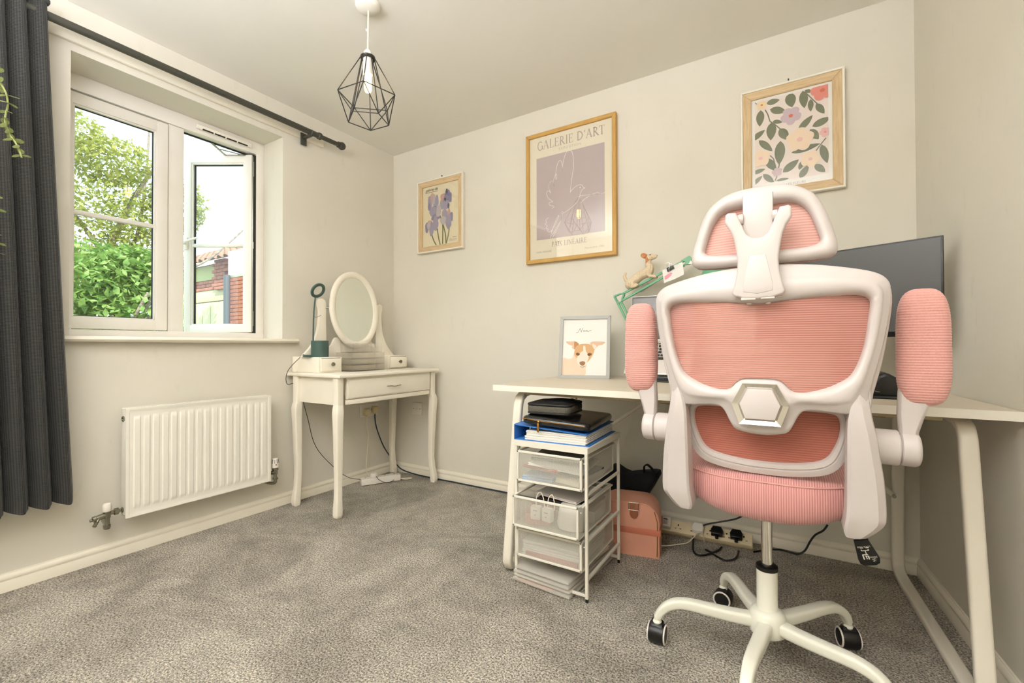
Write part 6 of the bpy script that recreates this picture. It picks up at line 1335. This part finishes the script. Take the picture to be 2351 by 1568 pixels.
b.add(vs, [(i*k+q, i*k+(q+1) % k, (i+1)*k+(q+1) % k, (i+1)*k+q) for i in range(nl-1) for q in range(k)]+[tuple(range(k))[::-1], tuple((nl-1)*k+q for q in range(k))]); se = b.build('seat', 'seat', ch, local=True, smooth=70)
b = MB(); pp2 = []
for q in range(n):
    x, y = outl(2*pi*q/n); xx = x*.972; pp2.append((xx, (y-.022)*.972+.022, .589+.004*(1-(xx/.25)**2)-(.02*max(0, ((y-.022)*.972+.022-.16)/.11)**2)))
b.tube(pp2, .0022, 6, closed=True); b.build('seat_piping', 'pad', se, local=True)
b = MB(); b.box(-.07, .07, -.05, .14, .466, .494, b=.006); b.build('tilt_mechanism', 'black', ch, local=True)
b = MB(); b.tube([(.05, .02, .480), (.15, .0, .478), (.205, -.06, .466), (.216, -.076, .445)], .005, 8)
LV = Matrix.Translation((.222, -.08, .414)) @ Matrix.Rotation(R(-18), 4, 'Y') @ Matrix.Rotation(R(8), 4, 'X')
b.prism([(-.015, .036), (.015, .036), (.0245, -.014), (.021, -.026), (.012, -.031), (-.012, -.031), (-.020, -.026), (-.0215, -.014)], 'y', -.004, .004, bev=.002, mtx=LV)
lv = b.build('height_lever', 'black', ch, local=True)
TX = LV @ Matrix.Translation((0, -.0043, 0)) @ Matrix.Rotation(pi, 4, 'Y')
text('LOCK FREE', .0055, 'paper', 'lever_lettering', lv, TX @ Matrix.Translation((0, 0, -.0205)) @ XZ, local=True); text('UP\nLIFT\nDOWN', .0050, 'paper', 'lever_lettering', lv, TX @ Matrix.Translation((-.0115, 0, .017)) @ XZ, local=True)
b = MB(); C_ = lambda a, c, d, e: b.box(a, c, -.0003, .0003, d, e, mtx=TX)
C_(-.003, .0085, .0005, .0025); C_(.007, .0095, .001, .014); C_(-.001, .001, -.008, .001); C_(-.007, .007, -.0098, -.008); C_(-.0085, -.006, -.012, -.0085); C_(.006, .0085, -.012, -.0085); C_(-.004, .004, .0045, .0062); C_(-.0035, -.001, .006, .014); C_(.001, .003, .006, .013); C_(-.0095, -.003, -.0165, -.0152); C_(.002, .0085, -.0165, -.0152)
b.build('lever_icon', 'paper', lv, local=True, smooth=0)
# column and star base
MB().cyl((0, 0, .27), (0, 0, .47), .0148, n=28).build('gas_lift', 'chrome', ch, local=True)
b = MB(); b.lathe([(.0, .298), (.024, .298), (.0285, .295), (.0295, .289), (.029, .284)], n=32); b.build('column_collar', 'black', ch, local=True)
b = MB(); b.lathe([(.0275, .286), (.0275, .172), (.030, .168), (.0, .168)], n=32); b.build('column_sleeve', 'base', ch, local=True)
b = MB(); b.lathe([(0, .098), (.040, .098), (.047, .104), (.049, .12), (.048, .150), (.043, .163), (.032, .171), (.028, .172)], n=40); b.build('base_hub', 'base', ch, local=True, smooth=40)
path = crom([(.035, 0, .131), (.09, 0, .131), (.15, 0, .134), (.205, 0, .138), (.245, 0, .135), (.275, 0, .121), (.296, 0, .100), (.306, 0, .080)], 3)
nP = len(path); scl = [(1-.42*(i/(nP-1))**1.3, 1-.40*(i/(nP-1))**1.1) for i in range(nP)]
bl = MB(); bl.sweep(path, rrect(.040, .036, .010, 3), up=(0, 0, 1), scale=scl); bl0 = bl.build('base_leg', 'base', ch, local=True, smooth=50)
# caster with its parts, built once at the origin
def caster():
    b = MB(); prf = [(.0, -.027), (.019, -.027), (.0285, -.024), (.0305, -.015), (.031, 0), (.0305, .015), (.0285, .024), (.019, .027), (0, .027)]
    b.lathe(prf, (0, 0, .0305), (0, 1, 0), 28); b.prism([(-.024, .034), (-.020, .052), (-.008, .066), (.010, .068), (.012, .06), (.02, .048), (.028, .034)], 'y', -.019, .019, bev=.004)
    c = b.build('caster', 'black', ch, local=True, smooth=40)
    for sg in (-1, 1):
        b = MB(); b.tube([(.0265*cos(a), sg*.0245, .0305+.0265*sin(a)) for a in [2*pi*q/28 for q in range(28)]], .0030, 8, closed=True); b.build('wheel_rim', 'rim', c, local=True, smooth=60)
    b = MB(); b.cyl((0, 0, .062), (0, 0, .088), .010, n=14); b.ell((0, 0, .066), (.014, .014, .010), 14, 6); b.build('caster_stem', 'base', c, local=True)
    return c
cs0 = caster()
for i, (a, tw) in enumerate(((191, 80), (119, 55), (47, 62), (-25, 30), (-97, 100))):
    l_ = bl0 if i == 0 else bl0.copy(); c_ = cs0 if i == 0 else copy_tree(cs0, ch)
    if i: COL.objects.link(l_); l_.parent = ch
    l_.rotation_euler = (0, 0, R(a)); c_.location = (.3075*cos(R(a)), .3075*sin(R(a)), 0); c_.rotation_euler = (0, 0, R(tw+a-191+10))
